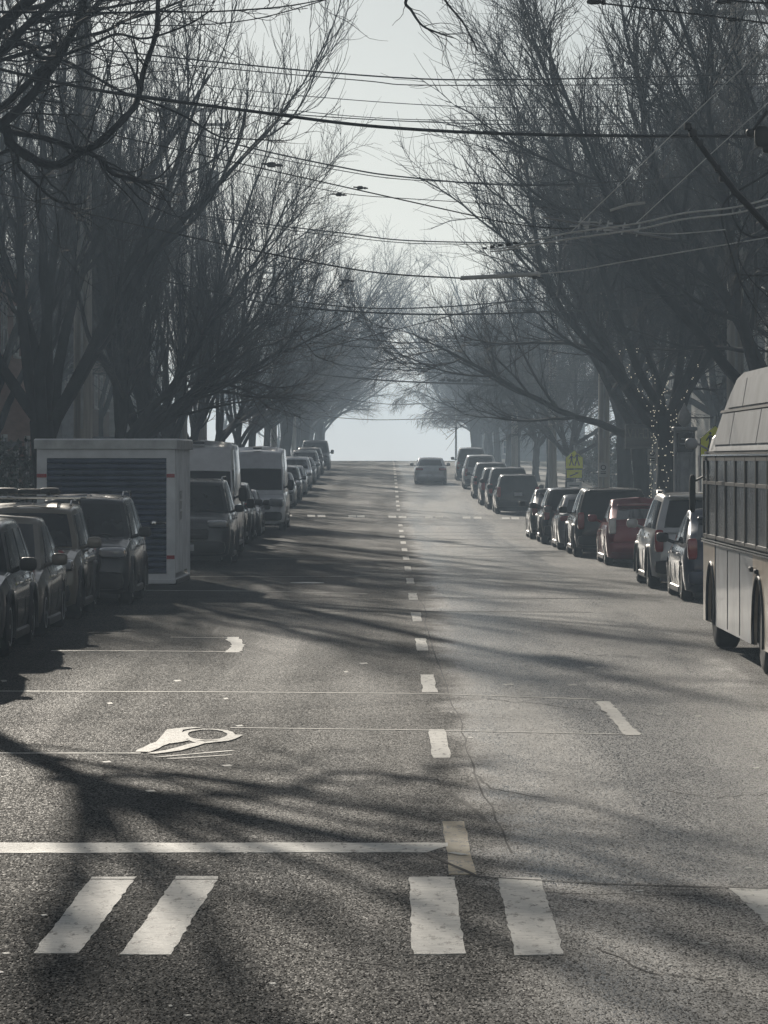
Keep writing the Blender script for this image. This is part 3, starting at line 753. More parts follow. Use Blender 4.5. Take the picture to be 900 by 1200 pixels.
# ------------------------------------------------------------------ cables
def cable(pix, z, width, label, name='cable', mat='cable', ext=(0, 0), zr=None, group='overhead cables crossing the street'):
    """hung on sight points z metres away; both ends run on to the verges"""
    zr = z if zr is None else zr; n = len(pix)
    P = [at(px, py, z + (zr - z) * i / (n - 1)) for i, (px, py) in enumerate(pix)]
    P = smooth_path(P, 8)
    a = P[0] + (P[0] - P[3]).normalized() * ext[0] if ext[0] else None
    b = P[-1] + (P[-1] - P[-4]).normalized() * ext[1] if ext[1] else None
    if a: P = [a] + P
    if b: P = P + [b]
    base = P[0].copy(); rad = width / 2 * z / F
    o = MB().tube([p - base for p in P], rad, 6).build(name, M[mat], None)
    o.location = base
    return tag(o, label, 'cable', group)
CB = [
    ([(-30, 74), (110, 105), (300, 131), (450, 149), (640, 158), (930, 160)], 42, 4.2, 'thickest black cable bundle sagging right across the upper part of the street', 2, 2),
    ([(-20, 40), (180, 65), (450, 90), (620, 93), (930, 86)], 60, 1.9, 'upper of two close black cables above the thick bundle', 2, 2),
    ([(-20, 46), (180, 72), (420, 94), (520, 100), (930, 98)], 60.5, 1.3, 'lower of two close black cables above the thick bundle', 2, 2),
    ([(200, 95), (330, 110), (500, 123), (640, 126), (930, 119)], 76, 1.0, 'thin grey wire just above the thick bundle', 2, 2),
    ([(230, 115), (330, 128), (480, 140), (700, 139), (930, 127)], 78, 1.0, 'thin wire meeting the thick bundle at mid street', 2, 2),
    ([(240, 122), (330, 133), (500, 143), (700, 146), (930, 133)], 79, 1.3, 'wire pair member just under the thin wire near the thick bundle', 2, 2),
    ([(110, 125), (280, 170), (400, 196), (470, 207), (600, 217), (740, 212), (930, 196)], 66, 1.9, 'dark cable sagging from the second pole across the sky gap', 2, 2),
    ([(110, 130), (280, 176), (400, 200), (470, 210), (560, 214)], 67, 1.1, 'thin companion of the cable sagging across the sky gap', 2, 14),
    ([(120, 235), (250, 255), (400, 273), (480, 282), (620, 285)], 84, 1.6, 'dark cable crossing the gap below the splice boxes', 2, 8),
    ([(120, 238), (250, 258), (400, 277), (480, 285), (560, 286)], 85, 1.0, 'thin cable just below the one under the splice boxes', 2, 8),
    ([(180, 268), (280, 290), (430, 318), (540, 326)], 52, 2.0, 'cable running into the pale insulating rod', 6, 0),
    ([(632, 321), (680, 316), (730, 307), (860, 285)], 52, 1.4, 'light cable running right from the pale insulating rod', 0, 4),
    ([(240, 328), (330, 350), (430, 361), (530, 359), (640, 349)], 92, 1.7, 'upper dark cable of the pair under the pale rod', 4, 6),
    ([(240, 340), (330, 358), (450, 367), (560, 368), (720, 362)], 90, 2.3, 'heavy lower cable of the pair under the pale rod', 4, 4),
    ([(300, 425), (360, 437), (440, 445), (520, 449), (600, 450), (690, 447)], 150, 2.0, 'low distant cable with small birds sitting on it', 6, 6),
    ([(380, 425), (430, 431), (480, 434), (560, 440), (640, 441)], 158, 1.4, 'distant cable just above the one with birds', 8, 6),
    ([(370, 462), (420, 470), (470, 474), (540, 470)], 190, .9, 'faint far cable over the foggy gap', 8, 10),
    ([(360, 486), (440, 492), (540, 489)], 230, .9, 'faintest far cable low over the fog', 8, 10),
    ([(250, 380), (350, 398), (450, 408), (560, 404), (680, 392)], 118, 1.2, 'thin distant cable between the pale rod and the birds', 6, 6),
    ([(520, 372), (600, 352), (680, 335), (760, 322)], 100, 1.3, 'thin cable slanting up to the right under the rod', 4, 4),
    ([(688, 1), (715, 5), (860, 22), (930, 32)], 36, 2.2, 'cable with round insulators at the upper right', 0, 4),
    ([(826, -6), (860, 1), (930, 6)], 35, 2.6, 'short thick cable clipping the upper right corner', 3, 3),
    ([(668, 273), (800, 146), (905, 47)], 38, 1.3, 'pale guy wire rising steeply to the right from the trolley wires', 0, 4),
    ([(745, 262), (840, 174), (905, 116)], 38, 1.2, 'lower pale guy wire parallel to the steep one', 0, 4),
    ([(-40, 20), (80, 24), (200, 30), (300, 22), (400, -6)], 44, 1.4, 'thin cable across the top left among the branches', 2, 3),
    ([(300, 205), (400, 226), (465, 232)], 58, 1.0, 'short thin wire carrying two dark insulators in the sky gap', 14, 12),
]
for pix, z, w, lb, a, b in CB:
    cable(pix, z, w, lb, 'guy_wire' if 'guy' in lb else 'cable', 'cable_light' if 'pale guy' in lb or 'light cable' in lb else 'cable', (a, b))
def small(name, px, py, z, build, label, cat, group=None, mat='cable'):
    p = at(px, py, z); mb = MB(); build(mb, z / F); o = mb.build(name, M[mat]); o.location = p
    return tag(o, label, cat, group)
small('insulating_rod', 586, 323.5, 52, lambda m, s: m.tube([(-46 * s, 0, -2 * s), (-46 * s, 0, -2.5 * s), (40 * s, 0, 2 * s), (44 * s, 0, 2.5 * s), (48 * s, 0, 2.4 * s)], [1.6 * s, 2.6 * s, 2.6 * s, 3.6 * s, 1.6 * s], 10), 'pale thick insulating rod spliced into a cable before the right trees', 'insulator', mat='rod')
for px, py, z, w, lb in [(318, 193, 66, 6, 'dark splice box on the cable, left of the sky gap'), (397, 228, 58, 4, 'left one of two dark insulators in the sky gap'), (422, 220, 58, 4, 'right one of two dark insulators in the sky gap'), (335, 145, 42, 3, 'tiny dark clip hanging under the thick bundle'),
                         (406, 329, 92, 4, 'dark insulator below the cable at the left of the gap'), (499, 398, 118, 3.5, 'small dark insulator before the twigs right of the gap'), (627, 325, 52, 4, 'small clamp on the right end of the pale rod'), (620, 364, 90, 4, 'dark insulator on the heavy cable right of the gap')]:
    small('line_insulator', px, py, z, lambda m, s: (m.sbox((0, 0, 0), (2 * w * s, .9 * w * s, 1.1 * w * s), .7, 10, 6), m.sbox((w * 1.4 * s, 0, -.1 * w * s), (w * s, .6 * w * s, .7 * w * s), .8, 8, 5), m.tube([(-2 * w * s, 0, .2 * w * s), (2.3 * w * s, 0, -.2 * w * s)], .22 * w * s, 5)), lb, 'insulator', 'insulators on the overhead cables')
# trolley wires with their crossing gear
for i, (dy, lb) in enumerate([(0, 'upper bright trolley wire curving in from the right'), (7, 'lower bright trolley wire curving in from the right')]):
    cable([(575, 292 + dy * .4), (600, 289 + dy * .4), (660, 274 + dy), (745, 262 + dy), (800, 250 + dy), (860, 243 + dy), (905, 232 + dy), (960, 220 + dy)], 40, 1.9, lb, 'trolley_wire', 'cable_light', (0, 3), 37, 'trolley wires')
cable([(745, 272), (790, 274), (850, 269)], 40, 1.2, 'thin slack wire under the trolley wires', 'trolley_wire', 'cable_light', (0, 0), 40, 'trolley wires')
cable([(560, 254), (600, 262), (660, 268), (700, 262), (745, 262)], 41, 1.6, 'dark span wire holding the trolley crossing gear from the left', 'span_wire', 'cable', (10, 0))
def gear(m, s):
    rnd = random.Random(4)
    for k in range(16):
        x = rnd.uniform(-38, 44) * s; z = -x * .13 + rnd.uniform(-5, 5) * s; y = rnd.uniform(-.2, .2)
        m.box(x - rnd.uniform(2, 8) * s, x + rnd.uniform(2, 8) * s, y - 1 * s, y + 1 * s, z - rnd.uniform(.6, 1.4) * s, z + rnd.uniform(.6, 1.4) * s, .25 * s)
    for k in range(6):
        x = rnd.uniform(-38, 40) * s; m.tube([(x, 0, -6 * s - x * .13), (x + 4 * s, 0, 8 * s - x * .13)], 1.0 * s, 5)
    m.tube([(-70 * s, 0, 12 * s), (0, 0, 0), (80 * s, 0, -14 * s)], 1.6 * s, 6)
small('trolley_switch', 706, 266, 39.5, gear, 'cluttered metal switch gear where the trolley wires meet', 'trolley gear', mat='steel')
def clampg(m, s):
    for k in range(5): m.sbox(((k * 9 - 20) * s, 0, (k * 1.6 - 2) * s), (6 * s, 3 * s, (3 + k % 2 * 1.5) * s), .6, 8, 5)
small('wire_clamp', 588, 289, 40, clampg, 'row of dark clamps at the left end of the trolley wires', 'trolley gear')
small('contact_bar', 736, 242, 39.5, lambda m, s: m.tube([(-21 * s, 0, -4.5 * s), (0, 0, 2 * s), (20 * s, 0, 4.5 * s)], [1.7 * s, 1.9 * s, 1.7 * s], 6), 'short curved bright bar above the trolley switch', 'trolley gear', mat='rod')
ba = empty('bracket_arm', tuple(at(806, 146, 34)), 0, 'dark slanting bracket arm with insulators at the right', 'bracket arm')
bo = at(806, 146, 34); s34 = 34 / F
MB().tube([at(px, py, 34) - bo for px, py in [(806, 144), (812, 158), (840, 196), (862, 225), (960, 330)]], [3.2 * s34, 3.6 * s34, 3.4 * s34, 4 * s34, 4.5 * s34], 8).build('tube', M['black'], ba)
for px, py, w in [(806, 148, 9), (820, 168, 8), (841, 197, 8), (846, 210, 7), (812, 156, 10)]:
    MB().sbox(at(px, py, 34) - bo, (w * s34, w * s34, w * s34 * 1.1), .6, 8, 6).build('insulator', M['black'], ba)
small('line_equipment', 893, 160, 35, lambda m, s: (m.sbox((0, 0, 0), (18 * s, 14 * s, 26 * s), .6), m.sbox((-14 * s, 0, 4 * s), (10 * s, 8 * s, 10 * s), .7), m.tube([(-12 * s, 0, 6 * s), (6 * s, 0, 30 * s)], 2 * s), m.sbox((8 * s, 0, -14 * s), (16 * s, 10 * s, 12 * s), .6)), 'dark lump of line equipment at the right edge on the thick bundle', 'line equipment', mat='black')
for px, py, w in [(696, 2, 7), (858, 23, 5), (846, 2, 6)]:
    small('line_insulator', px, py, 36, lambda m, s: (m.sbox((0, 0, 0), (2.6 * w * s, w * s, w * s), .8, 10, 6), m.sbox((1.6 * w * s, 0, 0), (.8 * w * s, .8 * w * s, 1.2 * w * s), .8, 8, 5)), {696: 'dark insulator where the upper right cable starts', 858: 'ring insulator midway on the upper right cable', 846: 'insulator in the upper right corner'}[px], 'insulator', 'insulators on the overhead cables')
# birds on the low far cable
bd = []
for i, (px, f) in enumerate([(519, 1), (526, -1), (531, 1), (538, 1), (545, -1), (552, 1), (568, -1), (575, 1), (583, 1)]):
    if i < 3 or True:
        z = 150; p = at(px, 446.5 + (0 if px < 530 else .6), z)
        o = empty('bird', tuple(p), 0 if f > 0 else PI, 'small dark bird on the low distant cable, %s from the left' % ORD[i], 'bird', 'birds perched on the low distant cable')
        MB().sbox((0, 0, .05), (.2, .13, .14), 1, 10, 7).tube([(-.08, 0, .03), (-.2, 0, -.02)], [.04, .02], 6).tube([(.0, .0, 0), (0, 0, -.06)], .01, 4).build('body', M['black'], o)
        MB().sbox((.08, 0, .14), (.09, .07, .08), 1, 8, 6).tube([(.12, 0, .14), (.16, 0, .13)], [.015, .003], 5).build('head', M['black'], o)

# ------------------------------------------------------------------ wheels and cars
def wheel(o, x, y, rw, w=.22, rim='rim', spokes=5, sub=True):
    s = 1 if x > 0 else -1
    t = MB().lathe([(rw * .6, -w / 2), (rw * .86, -w / 2), (rw * .97, -w / 2 + .03), (rw, -w / 4), (rw, w / 4), (rw * .97, w / 2 - .03), (rw * .86, w / 2), (rw * .62, w / 2)], (x, y, rw), 'x', 26).build('wheel', M['rubber'], o)
    if not sub: return
    m = MB(); rr = rw * .66; xo = x + s * (w / 2 - .012)
    m.lathe([(rr, -.02), (rr, .014), (rr * .9, .016), (rr * .86, -.03)], (xo, y, rw), 'x', 24) if s > 0 else m.lathe([(rr, .02), (rr, -.014), (rr * .9, -.016), (rr * .86, .03)], (xo, y, rw), 'x', 24)
    m.sbox((xo, y, rw), (.03, rr * .36, rr * .36), .8, 10, 6)
    for k in range(spokes):
        a = 2 * PI * k / spokes + .3; c, sn = math.cos(a), math.sin(a)
        q = [(c * r - sn * ww, sn * r + c * ww) for r, ww in ((rr * .12, rr * .13), (rr * .9, rr * .08), (rr * .9, -rr * .08), (rr * .12, -rr * .13))]
        m.loft([[(xo - .008, y + a_, rw + b_) for a_, b_ in q], [(xo + .008, y + a_, rw + b_) for a_, b_ in q]], True, True)
    m.build('rim', M[rim], t)

def car(x, z, face, label, col, style='suv', L=4.6, W=1.84, H=1.66, rails=False, rim='rim', detail=2, name='parked_car', group=None, rz=0, tail='red_lens', rack=False, cat='car', metal=.45, roofx=1.0):
    """face=+1 drives away from the camera, -1 comes towards it; x is the middle, z the end nearest the camera"""
    zc = z + L / 2; hr = road_h(zc); slope = math.atan((road_h(zc + 1.4) - road_h(zc - 1.4)) / 2.8)
    o = empty(name, (x, zc, hr), 0, label, cat, group)
    o.rotation_euler = (slope if face > 0 else -slope, 0, (0 if face > 0 else PI) + rz)
    pm = paint('paint_' + str(len(bpy.data.materials)), col, metal)
    hw = W / 2; rw = {'suv': .36, 'sedan': .32, 'hatch': .32, 'van': .35, 'pickup': .39}[style]; Ra = rw * 1.17
    yf, yr = L * .5 - L * .195, -L * .5 + L * .205
    if style == 'van': yf, yr = L * .5 - .95, -L * .5 + 1.25
    G = .2 if style in ('suv', 'pickup') else .15
    # (y/L, deck height) from tail to nose; greenhouse foot/roof lines
    hk = H / 1.66
    if style == 'suv':
        top = [(-.5, .72), (-.495, .86), (-.48, 1.0 * hk), (-.3, 1.04 * hk), (.17, 1.03 * hk), (.3, 1.0 * hk), (.44, .9 * hk), (.485, .78 * hk), (.5, .6)]
        gh = (-.475, -.405, .065, .2); belt = 1.0 * hk
    elif style == 'sedan':
        top = [(-.5, .66), (-.494, .86), (-.475, .97), (-.36, 1.0), (-.3, .99), (.2, .95), (.3, .92), (.44, .8), (.488, .68), (.5, .52)]
        gh = (-.37, -.2, .04, .23); belt = .94
    elif style == 'hatch':
        top = [(-.5, .7), (-.49, .95), (-.475, 1.04), (-.4, 1.02), (.2, .95), (.33, .88), (.45, .76), (.49, .62), (.5, .5)]
        gh = (-.47, -.2, .02, .27); belt = .93
    elif style == 'van':
        top = [(-.5, 1.1), (-.499, 1.3), (.27, 1.3), (.35, 1.22), (.455, 1.05), (.49, .85), (.5, .6)]
        gh = (-.498, -.488, .23, .355); belt = 1.24; G = .25
    else:
        top = [(-.5, .95), (-.498, 1.06), (-.16, 1.1), (.18, 1.12), (.3, 1.13), (.46, 1.07), (.488, .95), (.5, .7)]
        gh = (-.14, -.1, .07, .19); belt = 1.08; G = .28
    if style in ('suv',): top = [(a, b) for a, b in top]
    ys = set(np.linspace(-.5, .5, 25) * L) | {a * L for a, b in top}
    for yw in (yf, yr):
        for q in (1.02, 1, .96, .85, .65, .35, 0, -.35, -.65, -.85, -.96, -1, -1.02): ys.add(yw + q * Ra)
    ys = sorted(y for y in ys if abs(y) <= L / 2 + 1e-6)
    ty = [a * L for a, b in top]; tz = [b for a, b in top]
    def halfw(y):
        t = abs(y) / (L / 2); return hw * (1 - .16 * max(0, (t - .86) / .14) ** 2 - .03 * t ** 2)
    rings = []
    for y in ys:
        T = float(np.interp(y, ty, tz)); t = abs(y) / (L / 2)
        b = G + (.12 * max(0, (t - .93) / .07) if style != 'van' else 0); w = halfw(y); arch = 0
        for yw in (yf, yr):
            dy = abs(y - yw)
            if dy < Ra: arch = rw + math.sqrt(Ra * Ra - dy * dy)
        q = [(0, b), (.8 * w, b), (.955 * w, b + .05), (.99 * w, b + .3 * (T - b)), (w, b + .58 * (T - b)), (.975 * w, b + .82 * (T - b)), (.93 * w, T - .035), (.82 * w, T - .002), (.45 * w, T + .018), (0, T + .025)]
        q = [(a, max(c, min(arch + .0, T - .06)) if i < 5 and arch else c) for i, (a, c) in enumerate(q)]
        bul = .14 * max(0, (t - .8) / .2)
        def Y(a): return y - math.copysign(bul * (a / hw) ** 2, y)
        rings.append([(a, Y(a), c) for a, c in q] + [(-a, Y(a), c) for a, c in q[-2:0:-1]])
    MB().loft(rings, True, True).build('body', pm, o, ang=.6)
    # greenhouse
    r0, r1, f1, f0 = [g * L for g in gh]
    wb, wt = hw * .93, hw * (.84 if style == 'van' else .74 if style != 'pickup' else .78)
    zb0 = belt - .02; zt = H - (.05 if style != 'van' else .06)
    if style == 'hatch': rr_ = lambda a: zt - .0 - .13 * max(0, (.35 - a) / .35) ** 1.5
    elif style == 'sedan': rr_ = lambda a: zt - .06 * abs(2 * a - 1) ** 2
    elif style == 'van': rr_ = lambda a: zt - (.12 * max(0, (a - .9) / .1))
    else: rr_ = lambda a: zt - .05 * abs(2 * a - .9) ** 2.2
    def deck(y): return float(np.interp(y, ty, tz))
    def bow(t): return wb + (wt - wb) * (t ** (1.25 if style != 'van' else 1.7))
    def side_pt(a, t, off=0, sg=1):
        y0 = r0 + (f0 - r0) * a; y1 = r1 + (f1 - r1) * a; y = y0 + (y1 - y0) * t
        xx = bow(t) * (1 - .05 * abs(2 * a - 1) ** 4)
        zz = zb0 + (rr_(a) - zb0) * t
        return (sg * (xx + off), y, zz + off * .25)
    def end_pt(u, t, front, off=0):
        a = 1 if front else 0; p = side_pt(a, t); bl = .11 * (1 - u * u) * (1 - .3 * t) * (1 if style != 'van' or front else .1)
        s = 1 if front else -1
        return (p[0] * u, p[1] + s * (bl + off * .8), p[2] + off * .6 + .03 * (1 - u * u) * t)
    ts = [0, .2, .4, .6, .8, .93, 1.0]; us = np.linspace(-1, 1, 9); aa = np.linspace(0, 1, 11)
    rings = []
    for t in ts:
        k = 1.0
        ring = [side_pt(a, t) for a in aa[:-1]] + [end_pt(u, t, True) for u in us[::-1][:-1]] + [side_pt(a, t, 0, -1) for a in aa[::-1][:-1]] + [end_pt(u, t, False) for u in us[:-1]]
        rings.append(ring)
    last = rings[-1]; cx_, cyy = 0, (r1 + f1) / 2
    for f, dz in ((.96, .022), (.85, .038), (.5, .05), (.05, .055)):
        rings.append([(p[0] * f, cyy + (p[1] - cyy) * f, p[2] + dz * (2.2 if style == 'van' else 1)) for p in last])
    MB().loft(rings, True, True).build('roof', pm, o, ang=.75)
    gl = M['glass']
    def pane(name, fn, n=7, m=5, mat=None):
        o1 = [[fn(i / n, j / m, .008) for i in range(n + 1)] for j in range(m + 1)]; o2 = [[fn(i / n, j / m, -.01) for i in range(n + 1)] for j in range(m + 1)]
        mb = MB(); V = [p for r_ in o1 for p in r_] + [p for r_ in o2 for p in r_]; K = (n + 1) * (m + 1); fs = []
        for j in range(m):
            for i in range(n):
                q = (j * (n + 1) + i, j * (n + 1) + i + 1, (j + 1) * (n + 1) + i + 1, (j + 1) * (n + 1) + i); fs += [q, tuple(k + K for k in q[::-1])]
        rim_ = [i for i in range(n)] + [j * (n + 1) + n for j in range(m)] + [m * (n + 1) + i for i in range(n, 0, -1)] + [j * (n + 1) for j in range(m, 0, -1)]
        for i in range(len(rim_)): fs.append((rim_[i], rim_[i] + K, rim_[(i + 1) % len(rim_)] + K, rim_[(i + 1) % len(rim_)]))
        mb.add(V, fs); return mb.build(name, mat or gl, o, ang=.8)
    tt = .9 if style != 'van' else .62
    ws = pane('windshield', lambda p, q, f: end_pt((-.9 + 1.8 * p) * (1.06 if style == 'van' else 1), .1 + (tt - .1) * q, True, f))
    if style != 'van': pane('rear_window', lambda p, q, f: end_pt(-.84 + 1.68 * p, (.14 if style != 'hatch' else .06) + (tt - .14) * q, False, f))
    secs = {'suv': [(.05, .26), (.3, .57), (.61, .93)], 'sedan': [(.12, .5), (.54, .9)], 'hatch': [(.14, .5), (.54, .88)], 'van': [(.84, .965)], 'pickup': [(.06, .42), (.48, .92)]}[style]
    for sg in (1, -1):
        for a0, a1 in secs:
            pane('side_window', lambda p, q, f, a0=a0, a1=a1, sg=sg: side_pt(a0 + (a1 - a0) * (p + (0 if style == 'van' else (.04 * (1 - 2 * p)) * q)), .1 + ((tt if style == 'van' else .86) - .1) * q, f, sg), 5, 4)
    # trim
    blk = M['black']; n_ = L / 2
    for sg in (1, -1):
        if detail > 0:
            fh = {'suv': .8, 'sedan': .68, 'hatch': .68, 'van': .95, 'pickup': .95}[style] * (hk if style == 'suv' else 1)
            if detail > 1: MB().sbox((sg * hw * .68, n_ - .19, fh), (hw * .5, .26, .2 if style != 'van' else .3), .5).build('lamp_ring', M['chrome'], o)
            MB().sbox((sg * hw * .68, n_ - .175, fh), (hw * .46, .26, .15 if style != 'van' else .26), .45).build('headlight', M['lamp'], o)
            if style in ('suv', 'hatch', 'van', 'pickup'): MB().sbox((sg * hw * .83, -n_ + .115, .9 if style != 'pickup' else .95), (.17, .2, .42 if style != 'hatch' else .36), .4).build('taillight', M[tail], o)
            else: MB().sbox((sg * hw * .7, -n_ + .1, .84), (.42, .2, .15), .4).build('taillight', M[tail], o)
        my = f0 - .32 if style != 'van' else f0 - .42; mz = belt + (.1 if style != 'van' else .28); mh_ = {'van': .36, 'pickup': .28}.get(style, .17)
        mm = MB().tube([(sg * hw * .88, my, mz - .1), (sg * (hw + .06), my + .02, mz - .03)], [.035, .03], 6).sbox((sg * (hw + .12), my + .02, mz), (.22, .12, mh_), .55).build('mirror', pm if (style not in ('van', 'pickup') and col[0] > .1) else blk, o)
        if detail > 1:
            for k, fy in enumerate(((.02, -.21) if style != 'van' else (.2,))):
                ny = fy * L + .1; w0 = halfw(ny) * .985
                MB().sbox((sg * (w0 + .012), ny, belt - .14), (.04, .2, .035), .5, 8, 5).build('door_handle', M['chrome'] if col[0] > .03 else pm, o)
            for fy in ((.145, -.065, -.27) if style != 'van' else (.3, .12)):
                y = fy * L; w_ = halfw(y)
                MB().tube([(sg * w_ * .992, y, G + .12), (sg * (w_ * 1.0 + .001), y, belt * .62), (sg * w_ * .962, y, belt - .06)], .006, 4).build('door_gap', blk, o)
            MB().box(min(sg * hw * .9, sg * hw * .99), max(sg * hw * .9, sg * hw * .99), yr + Ra + .02, yf - Ra - .02, G - .03, G + .09, .02).build('sill', blk, o)
        for yw in (yf, yr):
            wheel(o, sg * (hw - .135), yw, rw, .23, rim, 5 if style != 'van' else 8, detail > 0)
            if detail > 1 and style in ('suv', 'pickup'):
                arc = [(sg * (halfw(yw) * .992), yw + Ra * 1.02 * math.cos(a), rw + Ra * 1.02 * math.sin(a)) for a in np.linspace(-.35, PI + .35, 15)]
                MB().tube(arc, .035, 6).build('wheel_arch', blk, o)
    bz = {'van': .5, 'pickup': .62}.get(style, .42)
    MB().sbox((0, n_ - .12, bz), (W * .88, .3, .3), .3).build('front_bumper', blk if style != 'sedan' else pm, o)
    MB().sbox((0, -n_ + .13, bz), (W * .92, .3, .26), .3).build('rear_bumper', blk if style in ('suv', 'van') else (M['chrome'] if style == 'pickup' else pm), o)
    if detail > 0:
        gz = {'van': .84, 'pickup': .88, 'suv': .72}.get(style, .58)
        gr = MB().sbox((0, n_ - .07, gz), (W * (.5 if style != 'pickup' else .62), .16, .2 if style in ('sedan', 'hatch') else .26), .3).build('grille', blk, o)
        if detail > 1:
            for k in range(3): MB().box(-W * .23, W * .23, n_ + .008, n_ + .02, gz - .08 + k * .07, gz - .065 + k * .07).build('grille_bar', M['rim_dark'], gr, smooth=False)
        MB().box(-.16, .16, n_ + .028, n_ + .04, bz - .07, bz + .07).build('number_plate', M['plate'], o, smooth=False)
        MB().box(-.16, .16, -n_ - .03, -n_ - .016, (bz + .02) if style != 'suv' else .74, (bz + .15) if style != 'suv' else .88).build('number_plate', M['plate'], o, smooth=False)
    MB().box(-hw * .78, hw * .78, -n_ + .25, n_ - .25, G - .06, G + .06).build('underbody', blk, o, smooth=False)
    if rails:
        for sg in (1, -1):
            MB().tube([(sg * wt * .93, r1 + .15, zt + .02), (sg * wt * .93, r1 + .25, zt + .09), (sg * wt * .93, f1 - .35, zt + .09), (sg * wt * .93, f1 - .22, zt + .02)], .018, 6).build('roof_rail', M['chrome'], o)
    if rack:
        for yy in (r1 + .5, f1 - .45):
            MB().box(-wt * 1.12, wt * 1.12, yy - .04, yy + .04, zt + .11, zt + .15, .01).build('crossbar', M['chrome'], o)
        MB().tube([(.35, r1 + .1, zt + .2), (.35, f1 - .1, zt + .2)], .03, 6).tube([(-.3, r1 + .1, zt + .2), (-.3, f1 - .1, zt + .2)], .03, 6).sbox((-.3, f1 - .35, zt + .24), (.3, .25, .1), .5).sbox((.35, f1 - .3, zt + .24), (.34, .25, .1), .5).sbox((.1, r1 + .5, zt + .22), (.5, .2, .09), .5).build('bike_carrier', blk, o)
    if style == 'pickup':
        MB().box(-hw * .8, hw * .8, -n_ + .12, r0 - .1, 1.05, 1.16).build('bed_liner', blk, o, smooth=False)
    if style == 'van' and detail > 1:
        MB().sbox((0, f1 - .15, H + .01), (.3, .5, .08), .5).build('roof_vent', blk, o)
        MB().tube([(.25, f1 + .02, H - .2), (.25, f1 + .1, H - .42)], .01, 4).sbox((.25, f1 + .12, H - .46), (.05, .05, .1), .8, 8, 5).build('antenna', blk, o)
    if style == 'suv' or style == 'hatch':
        MB().sbox((0, r1 - .06, zt - (.02 if style == 'suv' else .1)), (wt * 1.7, .3, .05), .4).build('spoiler', pm, o)
    if detail > 1 and style != 'van':
        MB().tube([(-.5, f0 + .05, zb0 + .08), (-.05, f0 - .12, zb0 + .13)], .01, 4).tube([(.1, f0 + .07, zb0 + .08), (.5, f0 - .06, zb0 + .14)], .01, 4).build('wipers', blk, ws)
    return o
gl_, gr_ = 'cars parked along the left kerb', 'cars parked along the right kerb'
SIL, GREY, DGREY, BLK, GOLD, WHT = (.34, .35, .36), (.04, .042, .046), (.016, .017, .02), (.006, .007, .008), (.13, .115, .09), (.8, .81, .83)
car(-5.45, 37.2, -1, 'pale silver SUV cut off by the left edge, showing only flank and rear wheel', SIL, 'suv', 4.6, 1.86, 1.68, group=gl_)
car(-5.5, 42.3, -1, 'dark grey SUV with black mirror, second from the left edge', GREY, 'suv', 4.55, 1.84, 1.66, group=gl_)
car(-5.52, 47.3, -1, 'beige crossover with black mirror caps, third from the left edge', GOLD, 'hatch', 4.3, 1.8, 1.6, group=gl_)
car(-5.5, 52.3, -1, 'bronze small SUV carrying a silver roof rack with bike carriers', (.17, .15, .12), 'suv', 4.3, 1.84, 1.72, rails=True, rack=True, rim='rim_dark', group=gl_)
car(-5.12, 57.6, -1, 'dark SUV with roof rails right before the white container', DGREY, 'suv', 4.75, 1.86, 1.8, rails=True, group=gl_)
car(-4.5, 79.3, -1, 'black boxy off roader just behind the white container', (.02, .022, .025), 'suv', 4.8, 1.96, 1.95, rails=True, rim='rim_dark', group=gl_)
car(-4.75, 87.0, -1, 'first white high roof van, half hidden by the off roader', WHT, 'van', 6.4, 2.02, 2.8, cat='van', name='parked_van', group='white high roof vans', metal=0)
car(-4.9, 95.6, -1, 'black pickup truck with tall mirrors between the two white vans', (.015, .016, .02), 'pickup', 5.4, 1.98, 1.85, cat='pickup truck', name='parked_pickup', group=gl_)
car(-4.85, 102.4, -1, 'dark SUV squeezed behind the pickup and before the silver van', DGREY, 'suv', 4.6, 1.86, 1.72, group=gl_)
car(-4.85, 109.6, -1, 'black sedan directly in front of the silver van', BLK, 'sedan', 4.7, 1.84, 1.46, group=gl_)
car(-4.4, 117.5, -1, 'second white high roof van, its whole windshield in view', (.78, .8, .83), 'van', 6.4, 2.02, 2.74, cat='van', name='parked_van', group='white high roof vans', metal=0)
for i, (z, c, st, lb) in enumerate([(154, SIL, 'hatch', 'light hatchback first past the far crosswalk on the left'), (164, DGREY, 'suv', 'dark crossover second past the far crosswalk on the left'), (175, SIL, 'sedan', 'silver sedan with a bright windshield third past the far crosswalk'), (186, WHT, 'suv', 'white crossover fourth past the far crosswalk on the left'),
                                    (197, GREY, 'sedan', 'grey sedan fifth past the far crosswalk on the left'), (208, SIL, 'suv', 'silver SUV sixth past the far crosswalk on the left'), (220, GREY, 'suv', 'grey SUV just below the pickup truck at the crest')]):
    car(-4.95, z, -1, lb, c, st, 4.5, 1.82, {'suv': 1.68, 'sedan': 1.46, 'hatch': 1.52}[st], detail=1, group='cars parked beyond the far crosswalk on the left')
car(-4.9, 236, -1, 'dark pickup truck facing down the street at the crest on the left', (.06, .065, .07), 'pickup', 5.6, 2.05, 1.95, detail=1, cat='pickup truck', name='parked_pickup')
